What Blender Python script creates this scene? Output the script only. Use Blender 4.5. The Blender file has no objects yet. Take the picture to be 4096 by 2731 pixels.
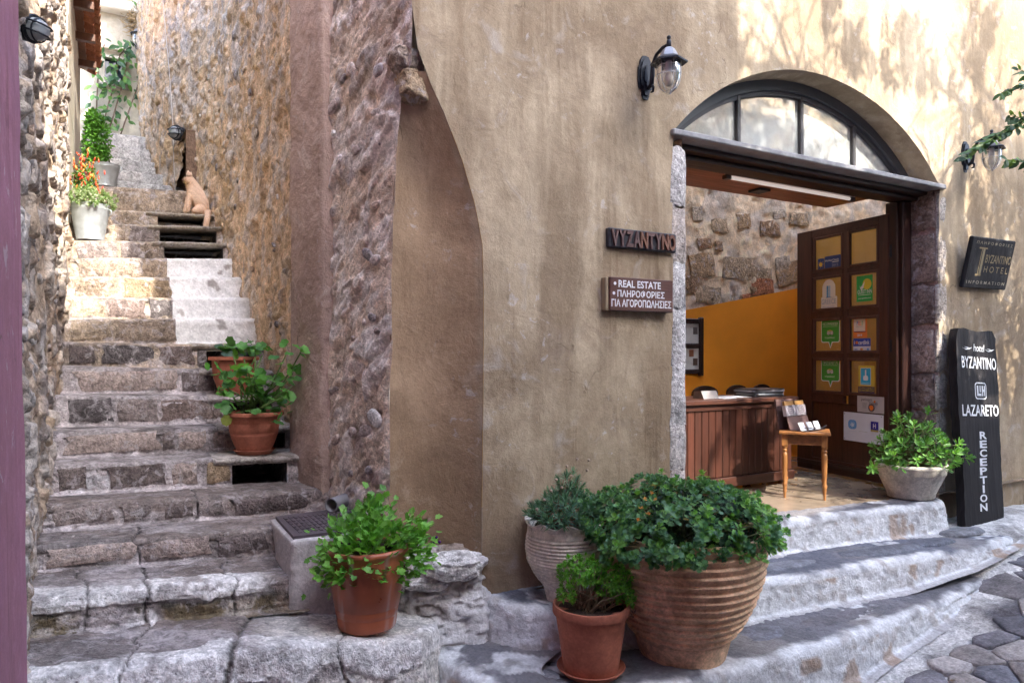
import bpy, bmesh, math, random
import numpy as np
from mathutils import Vector, Matrix, Quaternion

# ------------------------------------------------------------------ camera, sky, sun, exposure
scene = bpy.context.scene
COL = scene.collection
R = math.radians
EYE = 1.68
cam_d = bpy.data.cameras.new('camera')
cam = bpy.data.objects.new('camera', cam_d); COL.objects.link(cam)
cam_d.sensor_width = 36.0
cam_d.lens = 24.97
cam_d.shift_y = 0.0128
cam_d.clip_start = 0.05
cam_d.clip_end = 400
cam.location = (0, 0, EYE)
cam.rotation_euler = (R(90), 0, R(-29.6))
scene.camera = cam

SUN_DIR = Vector((0.29, -1.0, 0.9)).normalized()          # towards the sun
world = bpy.data.worlds.new('World'); scene.world = world
world.use_nodes = True
wn = world.node_tree.nodes; wl = world.node_tree.links
bg = wn['Background']
sky = wn.new('ShaderNodeTexSky'); sky.sky_type = 'NISHITA'; sky.sun_disc = False
sky.sun_elevation = math.asin(SUN_DIR.z)
sky.sun_rotation = math.atan2(SUN_DIR.x, SUN_DIR.y)
sky.air_density = 1.1; sky.dust_density = 7.0; sky.ozone_density = 6.5
wl.new(sky.outputs[0], bg.inputs[0]); bg.inputs[1].default_value = 0.15
sun_d = bpy.data.lights.new('sun', 'SUN'); sun_d.energy = 2.0; sun_d.angle = R(0.53)
sun_d.color = (1.0, 0.93, 0.82)
sun = bpy.data.objects.new('sun', sun_d); COL.objects.link(sun)
sun.rotation_euler = (-SUN_DIR).to_track_quat('-Z', 'Y').to_euler()
vs = scene.view_settings
vs.view_transform = 'Standard'; vs.look = 'None'; vs.gamma = 1.0; vs.use_curve_mapping = False
vs.exposure = 2.62
scene.cycles.max_bounces = 7; scene.cycles.diffuse_bounces = 4
scene.cycles.transparent_max_bounces = 16
scene.cycles.caustics_reflective = False; scene.cycles.caustics_refractive = False
scene.cycles.use_denoising = True
scene.cycles.adaptive_threshold = 0.04
try: scene.cycles.denoiser = 'OPENIMAGEDENOISE'
except Exception: pass

random.seed(7)
rng = np.random.default_rng(11)
U = random.uniform

# ------------------------------------------------------------------ noise (numpy)
def _h(ix, iy, iz, s):
    h = (ix.astype(np.int64)*374761393 + iy.astype(np.int64)*668265263 + iz.astype(np.int64)*2147483647 + s*974634777) & 0xffffffff
    h = ((h ^ (h >> 13)) * 1274126177) & 0xffffffff
    h = ((h ^ (h >> 16)) * 2246822519) & 0xffffffff
    return ((h ^ (h >> 15)) & 0xffffff).astype(np.float64) / 16777215.0
def vn(P, s=0):
    i = np.floor(P); f = P - i; f = f*f*f*(f*(f*6-15)+10)
    x, y, z = i[..., 0], i[..., 1], i[..., 2]
    out = 0
    for dx in (0, 1):
        for dy in (0, 1):
            for dz in (0, 1):
                w = (f[..., 0] if dx else 1-f[..., 0])*(f[..., 1] if dy else 1-f[..., 1])*(f[..., 2] if dz else 1-f[..., 2])
                out = out + w*_h(x+dx, y+dy, z+dz, s)
    return out*2-1
def fbm(P, sc, oc=4, s=0, g=0.5):
    P = np.asarray(P, float)*sc; a = 1.0; t = 0; n = 0
    for k in range(oc):
        t = t + a*vn(P + 17.3*k, s+k); n += a; a *= g; P = P*2.03
    return t/n
def worley(P, sc, s=0):
    P = np.asarray(P, float)*sc; i = np.floor(P)
    f1 = np.full(P.shape[:-1], 9.0); f2 = f1.copy(); ident = np.zeros(P.shape[:-1])
    for dx in (-1, 0, 1):
        for dy in (-1, 0, 1):
            for dz in (-1, 0, 1):
                c = i + np.array([dx, dy, dz]); x, y, z = c[..., 0], c[..., 1], c[..., 2]
                q = np.stack([c[..., 0]+_h(x, y, z, s), c[..., 1]+_h(x, y, z, s+1), c[..., 2]+_h(x, y, z, s+2)], -1)
                d = np.sqrt(((q-P)**2).sum(-1)); n = d < f1
                f2 = np.where(n, f1, np.minimum(f2, d)); ident = np.where(n, _h(x, y, z, s+3), ident); f1 = np.where(n, d, f1)
    return f1, f2, ident
def sstep(a, b, x):
    t = np.clip((x-a)/(b-a), 0, 1); return t*t*(3-2*t)
def lerp(a, b, t): return a + (b-a)*t
def mixc(a, b, t): return a*(1-t)[..., None] + np.asarray(b, float)*t[..., None]

# ------------------------------------------------------------------ mesh and object helpers
def raw_mesh(name, V, F, cols=None, smooth=True, mats=None, midx=None):
    V = np.asarray(V, float); me = bpy.data.meshes.new(name)
    if isinstance(F, np.ndarray):
        n, k = F.shape
        me.vertices.add(len(V)); me.vertices.foreach_set('co', V.ravel())
        me.loops.add(n*k); me.loops.foreach_set('vertex_index', F.ravel().astype(np.int32))
        me.polygons.add(n); me.polygons.foreach_set('loop_start', np.arange(0, n*k, k, dtype=np.int32))
        me.update(calc_edges=True)
    else:
        me.from_pydata([tuple(v) for v in V], [], F); me.update()
    if cols is not None:
        c = np.ones((len(V), 4)); c[:, :3] = cols
        at = me.color_attributes.new('Col', 'FLOAT_COLOR', 'POINT'); at.data.foreach_set('color', c.ravel())
    me.polygons.foreach_set('use_smooth', [bool(smooth)]*len(me.polygons))
    for m in (mats or []): me.materials.append(m)
    if midx is not None: me.polygons.foreach_set('material_index', midx)
    me.validate(); return me
def place(name, me, mat=None, parent=None, color=None, mw=None):
    o = bpy.data.objects.new(name, me); COL.objects.link(o)
    if mat is not None and len(me.materials) == 0: me.materials.append(mat)
    if mw is not None: o.matrix_world = mw
    if parent is not None:
        o.parent = parent; o.matrix_parent_inverse = WORLD[parent.name].inverted()
    WORLD[o.name] = mw.copy() if mw is not None else Matrix.Identity(4)
    if color is not None: o.color = (*color, 1)
    return o
WORLD = {}
def ob(name, V, F, mat=None, parent=None, cols=None, smooth=True, color=None, mw=None):
    return place(name, raw_mesh(name, V, F, cols, smooth), mat, parent, color, mw)
def tag(o, label=None, cat=None, group=None, kind=None):
    if label: o['label'] = label
    if cat: o['category'] = cat
    if group: o['group'] = group
    if kind: o['kind'] = kind
    return o
def thing(name, label, cat, loc=(0, 0, 0), group=None, kind=None):
    o = bpy.data.objects.new(name, None); COL.objects.link(o); o.location = loc
    o.empty_display_size = 0.1
    WORLD[o.name] = Matrix.Translation(loc)
    return tag(o, label, cat, group, kind)
def gridfaces(nu, nv, cu=False, cv=False):
    a = np.arange(nu*nv).reshape(nu, nv)
    if cu: a = np.vstack([a, a[:1]])
    if cv: a = np.hstack([a, a[:, :1]])
    return np.stack([a[:-1, :-1], a[1:, :-1], a[1:, 1:], a[:-1, 1:]], -1).reshape(-1, 4)
def grid(name, P, mat, parent=None, cols=None, smooth=True, cu=False, cv=False, flip=False, kindtag=None):
    nu, nv = P.shape[:2]; F = gridfaces(nu, nv, cu, cv)
    if flip: F = F[:, ::-1]
    return ob(name, P.reshape(-1, 3), F, mat, parent, None if cols is None else np.asarray(cols).reshape(-1, 3), smooth)
class MB:
    """collects shapes into one mesh"""
    def __init__(s): s.V = []; s.F = []; s.C = []
    def add(s, V, F, c=(1, 1, 1)):
        b = len(s.V); s.V += [tuple(v) for v in V]; s.F += [tuple(int(i)+b for i in f) for f in F]; s.C += [tuple(c)]*len(V); return s
    def box(s, lo, hi, c=(1, 1, 1), M=None, bev=0.0):
        x0, y0, z0 = lo; x1, y1, z1 = hi
        if bev:
            b = bev; V = []
            for (X, sx) in ((x0, 1), (x1, -1)):
                for (Y, sy) in ((y0, 1), (y1, -1)):
                    for (Z, sz) in ((z0, 1), (z1, -1)):
                        V += [(X, Y+sy*b, Z+sz*b), (X+sx*b, Y, Z+sz*b), (X+sx*b, Y+sy*b, Z)]
            h = bmesh.new(); vs_ = [h.verts.new(v) for v in V]; r = bmesh.ops.convex_hull(h, input=vs_)
            bmesh.ops.dissolve_limit(h, angle_limit=0.01, verts=h.verts, edges=h.edges)
            h.verts.ensure_lookup_table(); h.verts.index_update()
            V = [v.co.copy() for v in h.verts]; F = [[v.index for v in f.verts] for f in h.faces]; h.free()
        else:
            V = [(x, y, z) for x in (x0, x1) for y in (y0, y1) for z in (z0, z1)]
            F = [(0, 1, 3, 2), (4, 6, 7, 5), (0, 4, 5, 1), (2, 3, 7, 6), (0, 2, 6, 4), (1, 5, 7, 3)]
        if M is not None: V = [M @ Vector(v) for v in V]
        return s.add(V, F, c)
    def tube(s, pts, r, n=8, c=(1, 1, 1), cap=True):
        pts = [Vector(p) for p in pts]; rs = r if hasattr(r, '__len__') else [r]*len(pts); V = []; F = []; up = None
        for i, p in enumerate(pts):
            d = (pts[min(i+1, len(pts)-1)] - pts[max(i-1, 0)]).normalized()
            if up is None: up = d.orthogonal().normalized()
            up = (up - d*up.dot(d)).normalized(); w = d.cross(up)
            for k in range(n):
                a = 2*math.pi*k/n; V.append(p + (up*math.cos(a) + w*math.sin(a))*rs[i])
        for i in range(len(pts)-1):
            for k in range(n): F.append((i*n+k, i*n+(k+1) % n, (i+1)*n+(k+1) % n, (i+1)*n+k))
        if cap: F += [tuple(range(n))[::-1], tuple(range((len(pts)-1)*n, len(pts)*n))]
        return s.add(V, F, c)
    def lathe(s, prof, n=32, c=(1, 1, 1), M=None, cap=True):
        V = []; F = []
        for (r, z) in prof:
            for k in range(n): a = 2*math.pi*k/n; V.append((r*math.cos(a), r*math.sin(a), z))
        for i in range(len(prof)-1):
            for k in range(n): F.append((i*n+k, i*n+(k+1) % n, (i+1)*n+(k+1) % n, (i+1)*n+k))
        if cap: F += [tuple(range(n))[::-1], tuple(range((len(prof)-1)*n, len(prof)*n))]
        if M is not None: V = [M @ Vector(v) for v in V]
        return s.add(V, F, c)
    def sphere(s, cen, r, n=12, c=(1, 1, 1), sc=(1, 1, 1)):
        prof = [(max(1e-4, r*math.sin(math.pi*i/n)), -r*math.cos(math.pi*i/n)) for i in range(n+1)]
        return s.lathe(prof, n+4, c, Matrix.Translation(cen) @ Matrix.Diagonal((*sc, 1)), False)
    def prism(s, pts, z0, z1, c=(1, 1, 1), M=None):
        n = len(pts); V = [(x, y, z0) for x, y in pts] + [(x, y, z1) for x, y in pts]
        F = [tuple(range(n))[::-1], tuple(range(n, 2*n))] + [(i, (i+1) % n, n+(i+1) % n, n+i) for i in range(n)]
        if M is not None: V = [M @ Vector(v) for v in V]
        return s.add(V, F, c)
    def build(s, name, mat, parent=None, smooth=False, color=None, cols=False, mw=None):
        return ob(name, s.V, s.F, mat, parent, s.C if cols else None, smooth, color, mw)
def autosmooth(o, ang=35):
    me = o.data; me.polygons.foreach_set('use_smooth', [True]*len(me.polygons))
    bm = bmesh.new(); bm.from_mesh(me); lim = R(ang)
    for e in bm.edges: e.smooth = (len(e.link_faces) == 2 and e.calc_face_angle(0) < lim)
    bm.to_mesh(me); bm.free(); return o
def copy_tree(o, loc, label=None, parent=None):
    c = o.copy(); COL.objects.link(c)
    if parent is None: c.location = loc
    else:
        inv = o.matrix_parent_inverse.copy(); c.parent = parent; c.matrix_parent_inverse = inv
    if label: c['label'] = label
    for ch in list(o.children): copy_tree(ch, None, None, c)
    return c
def frame(org, ux, uz):
    ux = Vector(ux).normalized(); uz = Vector(uz); uz = (uz - ux*uz.dot(ux)).normalized(); n = uz.cross(ux)
    # local x = across, local y = outward of the face (towards viewer), local z = up
    m = Matrix.Identity(4)
    for i in range(3): m[i][0] = ux[i]; m[i][1] = -n[i]; m[i][2] = uz[i]; m[i][3] = org[i]
    return m

# ------------------------------------------------------------------ materials
class NT:
    def __init__(s, name):
        s.m = bpy.data.materials.new(name); s.m.use_nodes = True; s.t = s.m.node_tree; s.n = s.t.nodes; s.l = s.t.links
        s.b = s.n['Principled BSDF']; s.out = s.n['Material Output']
    def new(s, t, **k):
        n = s.n.new(t)
        for a, v in k.items(): setattr(n, a, v)
        return n
    def put(s, sock, v):
        if v is None: return
        if hasattr(v, 'is_linked') or isinstance(v, bpy.types.NodeSocket): s.l.new(v, sock)
        elif isinstance(v, (tuple, list)): sock.default_value = (*v, 1) if len(v) == 3 and sock.type == 'RGBA' else v
        else: sock.default_value = v
    def pos(s): return s.new('ShaderNodeNewGeometry').outputs['Position']
    def objc(s): return s.new('ShaderNodeTexCoord').outputs['Object']
    def mapv(s, vec, sc=(1, 1, 1), loc=(0, 0, 0)):
        n = s.new('ShaderNodeMapping'); s.l.new(vec, n.inputs[0]); n.inputs['Scale'].default_value = sc; n.inputs['Location'].default_value = loc; return n.outputs[0]
    def noise(s, vec, sc, det=4, rough=.55, dist=0.0):
        n = s.new('ShaderNodeTexNoise'); s.l.new(vec, n.inputs['Vector']); n.inputs['Scale'].default_value = sc
        n.inputs['Detail'].default_value = det; n.inputs['Roughness'].default_value = rough; n.inputs['Distortion'].default_value = dist; return n.outputs['Fac']
    def voro(s, vec, sc, feat='F1', out='Distance'):
        n = s.new('ShaderNodeTexVoronoi', feature=feat); s.l.new(vec, n.inputs['Vector']); n.inputs['Scale'].default_value = sc; return n.outputs[out]
    def ramp(s, fac, stops):
        n = s.new('ShaderNodeValToRGB'); s.l.new(fac, n.inputs[0]); e = n.color_ramp.elements
        while len(e) < len(stops): e.new(0.5)
        for q, (p, c) in zip(e, stops):
            q.position = p; q.color = (c, c, c, 1) if not hasattr(c, '__len__') else (*c, 1)
        return n.outputs[0]
    def mix(s, a, b, fac, mode='MIX'):
        n = s.new('ShaderNodeMix', data_type='RGBA', blend_type=mode); s.put(n.inputs[0], fac); s.put(n.inputs[6], a); s.put(n.inputs[7], b); return n.outputs[2]
    def math(s, op, a, b=None):
        n = s.new('ShaderNodeMath', operation=op); s.put(n.inputs[0], a)
        if b is not None: s.put(n.inputs[1], b)
        return n.outputs[0]
    def bump(s, h, st, dist=0.01, prev=None):
        n = s.new('ShaderNodeBump'); n.inputs['Strength'].default_value = st; n.inputs['Distance'].default_value = dist; s.l.new(h, n.inputs['Height'])
        if prev is not None: s.l.new(prev, n.inputs['Normal'])
        return n.outputs[0]
    def fin(s, col=None, rough=None, nrm=None, metal=None, spec=None):
        s.put(s.b.inputs['Base Color'], col); s.put(s.b.inputs['Roughness'], rough); s.put(s.b.inputs['Metallic'], metal); s.put(s.b.inputs['Specular IOR Level'], spec)
        if nrm is not None: s.l.new(nrm, s.b.inputs['Normal'])
        return s.m
def src(t, base):
    if base == 'attr': return t.new('ShaderNodeAttribute', attribute_name='Col').outputs['Color']
    if base == 'obj': return t.new('ShaderNodeObjectInfo').outputs['Color']
    return base
def rocky(name, base, rough=.9, var=.45, sc=9., bsc=60., bst=.5, fine=.3, coord='pos', spec=.25, pits=True, bd=.012, patch=0.):
    t = NT(name); v = t.pos() if coord == 'pos' else t.objc(); c = src(t, base)
    n1 = t.noise(v, sc, 5, .6); n2 = t.noise(v, bsc, 4, .65); n3 = t.noise(v, sc*4, 4, .6, .6)
    c = t.mix(c, t.ramp(n1, [(.3, 1-var), (.5, 1.0), (.72, 1+var*.6)]), 1.0, 'MULTIPLY')
    c = t.mix(c, t.ramp(n2, [(.3, 1-fine), (.7, 1+fine)]), 1.0, 'MULTIPLY')
    c = t.mix(c, t.ramp(n3, [(.35, 1-fine*.8), (.65, 1+fine*.6)]), 1.0, 'MULTIPLY')
    if patch:
        pl = t.math('MULTIPLY', t.ramp(t.noise(v, 13., 6, .68, .9), [(.53, 0.), (.62, 1.)]), patch); c = t.mix(c, (.56, .52, .53), pl)
        dk = t.math('MULTIPLY', t.ramp(t.noise(t.mapv(v, (1, 1, 1.6), (3., 5., 7.)), 10., 6, .68, .9), [(.53, 0.), (.64, 1.)]), patch*1.1); c = t.mix(c, t.mix(c, (.42, .38, .38), 1., 'MULTIPLY'), dk)
    h = t.math('ADD', t.math('MULTIPLY', n2, .5), n3)
    if pits:
        p = t.ramp(t.voro(v, bsc*.6), [(.0, 0.0), (.28, 1.0)]); h = t.math('ADD', h, t.math('MULTIPLY', p, .35))
        c = t.mix(c, t.ramp(p, [(0, .72), (1, 1.0)]), .6, 'MULTIPLY')
    return t.fin(c, rough, t.bump(h, bst, bd), spec=spec)
def simple(name, base, rough=.5, metal=0., bst=0., bsc=80., var=.12, sc=12., coord='obj', spec=.5):
    t = NT(name); v = t.pos() if coord == 'pos' else t.objc(); c = src(t, base)
    n = t.noise(v, sc, 5, .6)
    c = t.mix(c, t.ramp(n, [(.3, 1-var), (.7, 1+var)]), 1.0, 'MULTIPLY')
    r = t.ramp(n, [(.3, max(0., rough-.08)), (.7, min(1., rough+.1))])
    nr = t.bump(t.noise(v, bsc, 4, .6), bst, .004) if bst else None
    return t.fin(c, r, nr, metal, spec)
def woody(name, base, rough=.35, ax=2, var=.35, sc=18., bst=.25, spec=.5):
    t = NT(name); v = t.objc(); s = [1., 1., 1.]; s[ax] = .06
    w = t.mapv(v, s); c = src(t, base); n = t.noise(w, sc*3, 5, .6, .5); n2 = t.noise(w, sc*.6, 3)
    c = t.mix(c, t.ramp(n, [(.3, 1-var), (.7, 1+var*.7)]), 1.0, 'MULTIPLY')
    c = t.mix(c, t.ramp(n2, [(.3, 1-var*.7), (.7, 1+var*.5)]), 1.0, 'MULTIPLY')
    return t.fin(c, t.ramp(n, [(.3, rough+.15), (.7, rough)]), t.bump(n, bst, .003), spec=spec)
def leafy(name, base='attr', rough=.45, trans=.35, spec=.5, var=.25):
    t = NT(name); c = src(t, base); v = t.objc()
    c = t.mix(c, t.ramp(t.noise(v, 40., 3), [(.3, 1-var), (.7, 1+var)]), 1.0, 'MULTIPLY')
    t.fin(c, rough, t.bump(t.noise(v, 130., 2), .25, .002), spec=spec)
    tr = t.new('ShaderNodeBsdfTranslucent'); t.l.new(t.mix(c, (1.25, 1.3, .55), 1.0, 'MULTIPLY'), tr.inputs[0])
    mx = t.new('ShaderNodeMixShader'); mx.inputs[0].default_value = trans
    t.l.new(t.b.outputs[0], mx.inputs[1]); t.l.new(tr.outputs[0], mx.inputs[2]); t.l.new(mx.outputs[0], t.out.inputs[0]); return t.m
def glassy(name, tint=(1, 1, 1), dust=0.0, dustc=(.5, .5, .48), refl=.08):
    t = NT(name); tp = t.new('ShaderNodeBsdfTransparent'); tp.inputs[0].default_value = (*tint, 1)
    gl = t.new('ShaderNodeBsdfGlossy'); gl.inputs['Roughness'].default_value = .03
    fr = t.new('ShaderNodeFresnel'); fr.inputs[0].default_value = 1.5
    f = t.math('ADD', t.math('MULTIPLY', fr.outputs[0], .9), refl)
    m1 = t.new('ShaderNodeMixShader'); t.l.new(f, m1.inputs[0]); t.l.new(tp.outputs[0], m1.inputs[1]); t.l.new(gl.outputs[0], m1.inputs[2])
    last = m1.outputs[0]
    if dust:
        df = t.new('ShaderNodeBsdfDiffuse'); df.inputs[0].default_value = (*dustc, 1)
        d = t.ramp(t.noise(t.pos(), 7., 5, .65), [(.3, dust*.55), (.7, dust*1.3)])
        m2 = t.new('ShaderNodeMixShader'); t.l.new(d, m2.inputs[0]); t.l.new(last, m2.inputs[1]); t.l.new(df.outputs[0], m2.inputs[2]); last = m2.outputs[0]
    t.l.new(last, t.out.inputs[0]); return t.m
def plaster(name, light, dark, pale, streak=.5, bst=.35, alt=None):
    t = NT(name); v = t.pos()
    if alt:     # a second coat of render laid over the first, its extent stored per vertex
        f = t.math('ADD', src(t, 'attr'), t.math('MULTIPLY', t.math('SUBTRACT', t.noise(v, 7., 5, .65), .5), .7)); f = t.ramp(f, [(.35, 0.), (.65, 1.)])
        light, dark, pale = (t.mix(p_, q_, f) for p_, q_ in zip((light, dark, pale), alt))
    big = t.noise(v, 1.1, 5, .6, .4); mid = t.noise(v, 4.5, 5, .62, .8); fi = t.noise(v, 160., 3, .6); md = t.noise(v, 28., 4, .6)
    st = t.math('MULTIPLY', t.noise(t.mapv(v, (1., 1., .13)), 5.5, 5, .62, .6), t.ramp(t.noise(v, .8, 3), [(.35, .55), (.62, 1.15)])); st2 = t.noise(t.mapv(v, (1., 1., .25)), 15., 3, .6, .5)
    c = t.mix(light, dark, t.math('MULTIPLY', t.ramp(big, [(.42, 0.), (.62, 1.)]), .95))
    c = t.mix(c, dark, t.math('MULTIPLY', t.ramp(st, [(.38, 0.), (.60, 1.)]), streak))
    c = t.mix(c, pale, t.math('MULTIPLY', t.ramp(mid, [(.58, 0.), (.7, 1.)]), .55))
    c = t.mix(c, t.ramp(md, [(.3, .92), (.7, 1.07)]), 1., 'MULTIPLY')
    c = t.mix(c, t.ramp(fi, [(.3, .88), (.7, 1.1)]), 1., 'MULTIPLY')
    c = t.mix(c, t.ramp(st2, [(.35, .95), (.65, 1.03)]), 1., 'MULTIPLY')
    chips = t.math('MULTIPLY', t.ramp(t.noise(v, 15., 6, .72, .6), [(.58, 0.), (.64, 1.)]), t.ramp(t.noise(v, 2.0, 3), [(.53, 0.), (.62, 1.)]))
    c = t.mix(c, (.62, .60, .60), t.math('MULTIPLY', chips, .4))
    drip = t.math('MULTIPLY', t.ramp(t.noise(t.mapv(v, (1., 1., .05), (2., 3., 1.)), 13., 5, .65, .3), [(.56, 0.), (.68, 1.)]), t.ramp(t.noise(v, 1.3, 4, .6), [(.46, 0.), (.60, 1.)]))
    c = t.mix(c, t.mix(c, (.58, .52, .48), 1., 'MULTIPLY'), t.math('MULTIPLY', drip, streak))
    worn = t.math('MULTIPLY', t.ramp(t.noise(v, 3.4, 6, .66, 1.1), [(.56, 0.), (.60, 1.)]), .45); c = t.mix(c, t.mix(c, (.80, .78, .80), 1., 'MULTIPLY'), worn)
    grey = t.math('MULTIPLY', t.ramp(t.noise(v, 1.7, 5, .62, .7), [(.54, 0.), (.70, 1.)]), .55); c = t.mix(c, t.mix(c, (.95, .98, 1.10), 1., 'MULTIPLY'), grey)
    wv = t.new('ShaderNodeVectorMath', operation='ADD'); t.l.new(v, wv.inputs[0]); nz = t.new('ShaderNodeTexNoise'); t.l.new(v, nz.inputs['Vector']); nz.inputs['Scale'].default_value = 5.; nz.inputs['Detail'].default_value = 4.
    sc_ = t.new('ShaderNodeVectorMath', operation='SCALE'); t.l.new(nz.outputs['Color'], sc_.inputs[0]); sc_.inputs['Scale'].default_value = .35; t.l.new(sc_.outputs[0], wv.inputs[1])
    ck = t.math('MULTIPLY', t.ramp(t.voro(wv.outputs[0], 1.15, 'DISTANCE_TO_EDGE'), [(.0, 1.), (.006, 0.)]), t.ramp(t.noise(v, 1.6, 3), [(.58, 0.), (.64, 1.)]))
    c = t.mix(c, (.14, .10, .07), t.math('MULTIPLY', ck, .75))
    pk = t.math('MULTIPLY', t.ramp(t.noise(v, 34., 3, .6), [(.70, 0.), (.75, 1.)]), t.ramp(t.noise(v, 3.1, 3), [(.5, 0.), (.62, 1.)]))
    c = t.mix(c, dark, t.math('MULTIPLY', pk, .6))
    h = t.math('ADD', t.math('MULTIPLY', fi, .25), t.math('ADD', md, t.math('MULTIPLY', mid, 2.2))); h = t.math('SUBTRACT', h, t.math('MULTIPLY', t.math('ADD', ck, pk), .8))
    return t.fin(c, .92, t.bump(h, bst, .012), spec=.2)

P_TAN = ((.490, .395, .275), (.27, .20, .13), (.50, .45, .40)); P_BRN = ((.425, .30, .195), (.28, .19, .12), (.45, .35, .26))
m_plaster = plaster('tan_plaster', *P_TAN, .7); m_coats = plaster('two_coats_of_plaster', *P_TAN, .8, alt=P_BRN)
m_strip = plaster('pink_brown_plaster', (.56, .415, .345), (.40, .29, .24), (.64, .55, .50), .8, .8)
m_pink = plaster('pink_paint', (.42, .195, .265), (.33, .155, .195), (.44, .22, .285), .7, .12)
m_cream = plaster('cream_plaster', (.62, .57, .47), (.46, .42, .35), (.68, .64, .56), .6)
m_rubble = rocky('rubble', 'attr', .93, .3, 11., 75., .7, .26)
m_steps = rocky('step_mortar', 'attr', .88, .4, 9., 80., 1.0, .36, patch=.45)
m_wetstep = rocky('wet_step', 'attr', .48, .4, 9., 80., .9, .36, spec=.4, patch=.5)
m_stone = rocky('cut_stone', 'obj', .9, .45, 10., 85., 1.0, .35, patch=.55)
m_white = rocky('whitewash', 'attr', .88, .16, 7., 75., .75, .16, pits=False, bd=.012)
m_street = rocky('street', 'attr', .82, .4, 9., 90., .6, .32)
m_slate = rocky('slate', 'obj', .62, .4, 7., 70., .5, .3, spec=.45, pits=False)
m_wood = woody('dark_door_wood', 'obj', .32, 2)
m_woodx = woody('dark_wood_across', 'obj', .36, 0)
m_board = woody('board_wood', 'obj', .62, 2, .4, 14., .6, .2)
m_black = simple('black_metal', (.018, .022, .032), .42, .4, .15, 90., .3)
m_paint = simple('painted', 'obj', .45, 0., .1, 60., .1)
m_terra = rocky('terracotta', 'obj', .78, .22, 9., 90., .18, .12, coord='obj', pits=False, bd=.004)
m_clay = rocky('clay', 'attr', .8, .3, 10., 90., .4, .2, coord='obj', pits=False, bd=.006)
m_zinc = simple('galvanised_metal', (.50, .54, .56), .48, .55, .1, 30., .18, 16.)
m_print = simple('print', 'attr', .4, 0., 0., 80., .04)
m_letter = simple('sign_letters', 'attr', .6, 0., 0., 80., .1)
m_leaf = leafy('leaf_attr', 'attr'); m_leafo = leafy('leaf_obj', 'obj')
m_stem = rocky('stems', 'attr', .8, .3, 30., 200., .3, .2, coord='obj', pits=False)
m_soil = rocky('soil', (.06, .042, .03), .95, .4, 30., 120., .8, .3)
m_glass = glassy('window_glass', (.96, .98, .97), 0.10, (.45, .42, .36), .03)
m_fan = glassy('dusty_glass', (.9, .93, .92), 0.78, (.42, .44, .43), .08)
m_lampglass = glassy('lamp_glass', (.95, .96, .97), 0.14, (.6, .6, .6), .05)
m_plastic = simple('white_plastic', (.72, .72, .73), .4)
m_orange = simple('orange_paint', (.95, .345, .03), .85, 0., .1, 60., .07, 3., 'pos', .2)
m_yellow = simple('yellow_paint', (.64, .38, .09), .85, 0., .1, 60., .07, 3., 'pos', .2)
m_inner = rocky('inner_mortar', 'attr', .95, .18, 6., 60., .5, .16)
m_floor = simple('tile_floor', (.27, .21, .155), .16, 0., 0., 60., .15, 5., 'pos')
m_rust = simple('iron_cover', (.13, .105, .12), .55, .5, .3, 60., .35, 10.)
m_roof = rocky('roof_tile', 'obj', .9, .35, 14., 90., .3, .2)

# ------------------------------------------------------------------ the ground
gV = [(-150, -150, -.25), (150, -150, -.25), (150, 150, -.25), (-150, 150, -.25)]
tag(ob('ground', gV, [(0, 1, 2, 3)], rocky('earth', (.2, .17, .14))), 'bare ground under the old town', None, None, 'structure')

def street_z(X, Y):
    base = np.interp(X, [3.45, 4.1, 4.8, 5.6, 7, 12], [0, .10, .205, .33, .40, .7])
    wall = (.41 - .24*np.clip(2.8-Y, 0, 3))*sstep(4.2, 5.25, X)
    return np.maximum(base, wall)
def palette(idn, pal):
    pal = np.asarray(pal, float); return pal[np.clip((idn*len(pal)).astype(int), 0, len(pal)-1)]

xs = np.arange(-1.2, 10.01, .03); ys = np.arange(-2.2, 3.19, .03)
X, Y = np.meshgrid(xs, ys, indexing='ij')
Q = np.stack([X, Y, np.zeros_like(X)], -1)
Z = street_z(X, Y) - .006 + .012*fbm(Q, 2.2, 3, 5) + .008*fbm(Q, 9., 3, 6)
f1, f2, idn = worley(Q + .06*fbm(Q, 5., 2, 8)[..., None], 5.2, 31)
cst = palette(idn, [(.22, .20, .225), (.26, .235, .25), (.19, .175, .20), (.30, .265, .265), (.35, .31, .29), (.23, .215, .245)])
cst = mixc(cst, (.16, .145, .155), 1-sstep(.03, .16, f2-f1))
edge = 2.36 + .04*np.sin(X*3)
wmask = sstep(.26, .02, edge - Y + .34*fbm(Q, 3.3, 4, 41) - .06)*sstep(2.3, 2.7, X) * (.35+.65*sstep(-.35, .25, fbm(Q, 6., 4, 44)+.25))
wmask = np.maximum(wmask, sstep(4.4, 5.2, X)*sstep(2.0, 2.6, Y)*sstep(-.25, .2, fbm(Q, 4.5, 4, 47)+.05))
cst = mixc(cst*.5, (.64, .63, .61), np.clip(wmask, 0, 1)*.92)
street = grid('street', np.stack([X, Y, Z], -1), m_street, None, cst)
tag(street, 'uneven cobbled street with whitewashed mortar by the steps', None, None, 'structure')

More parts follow.
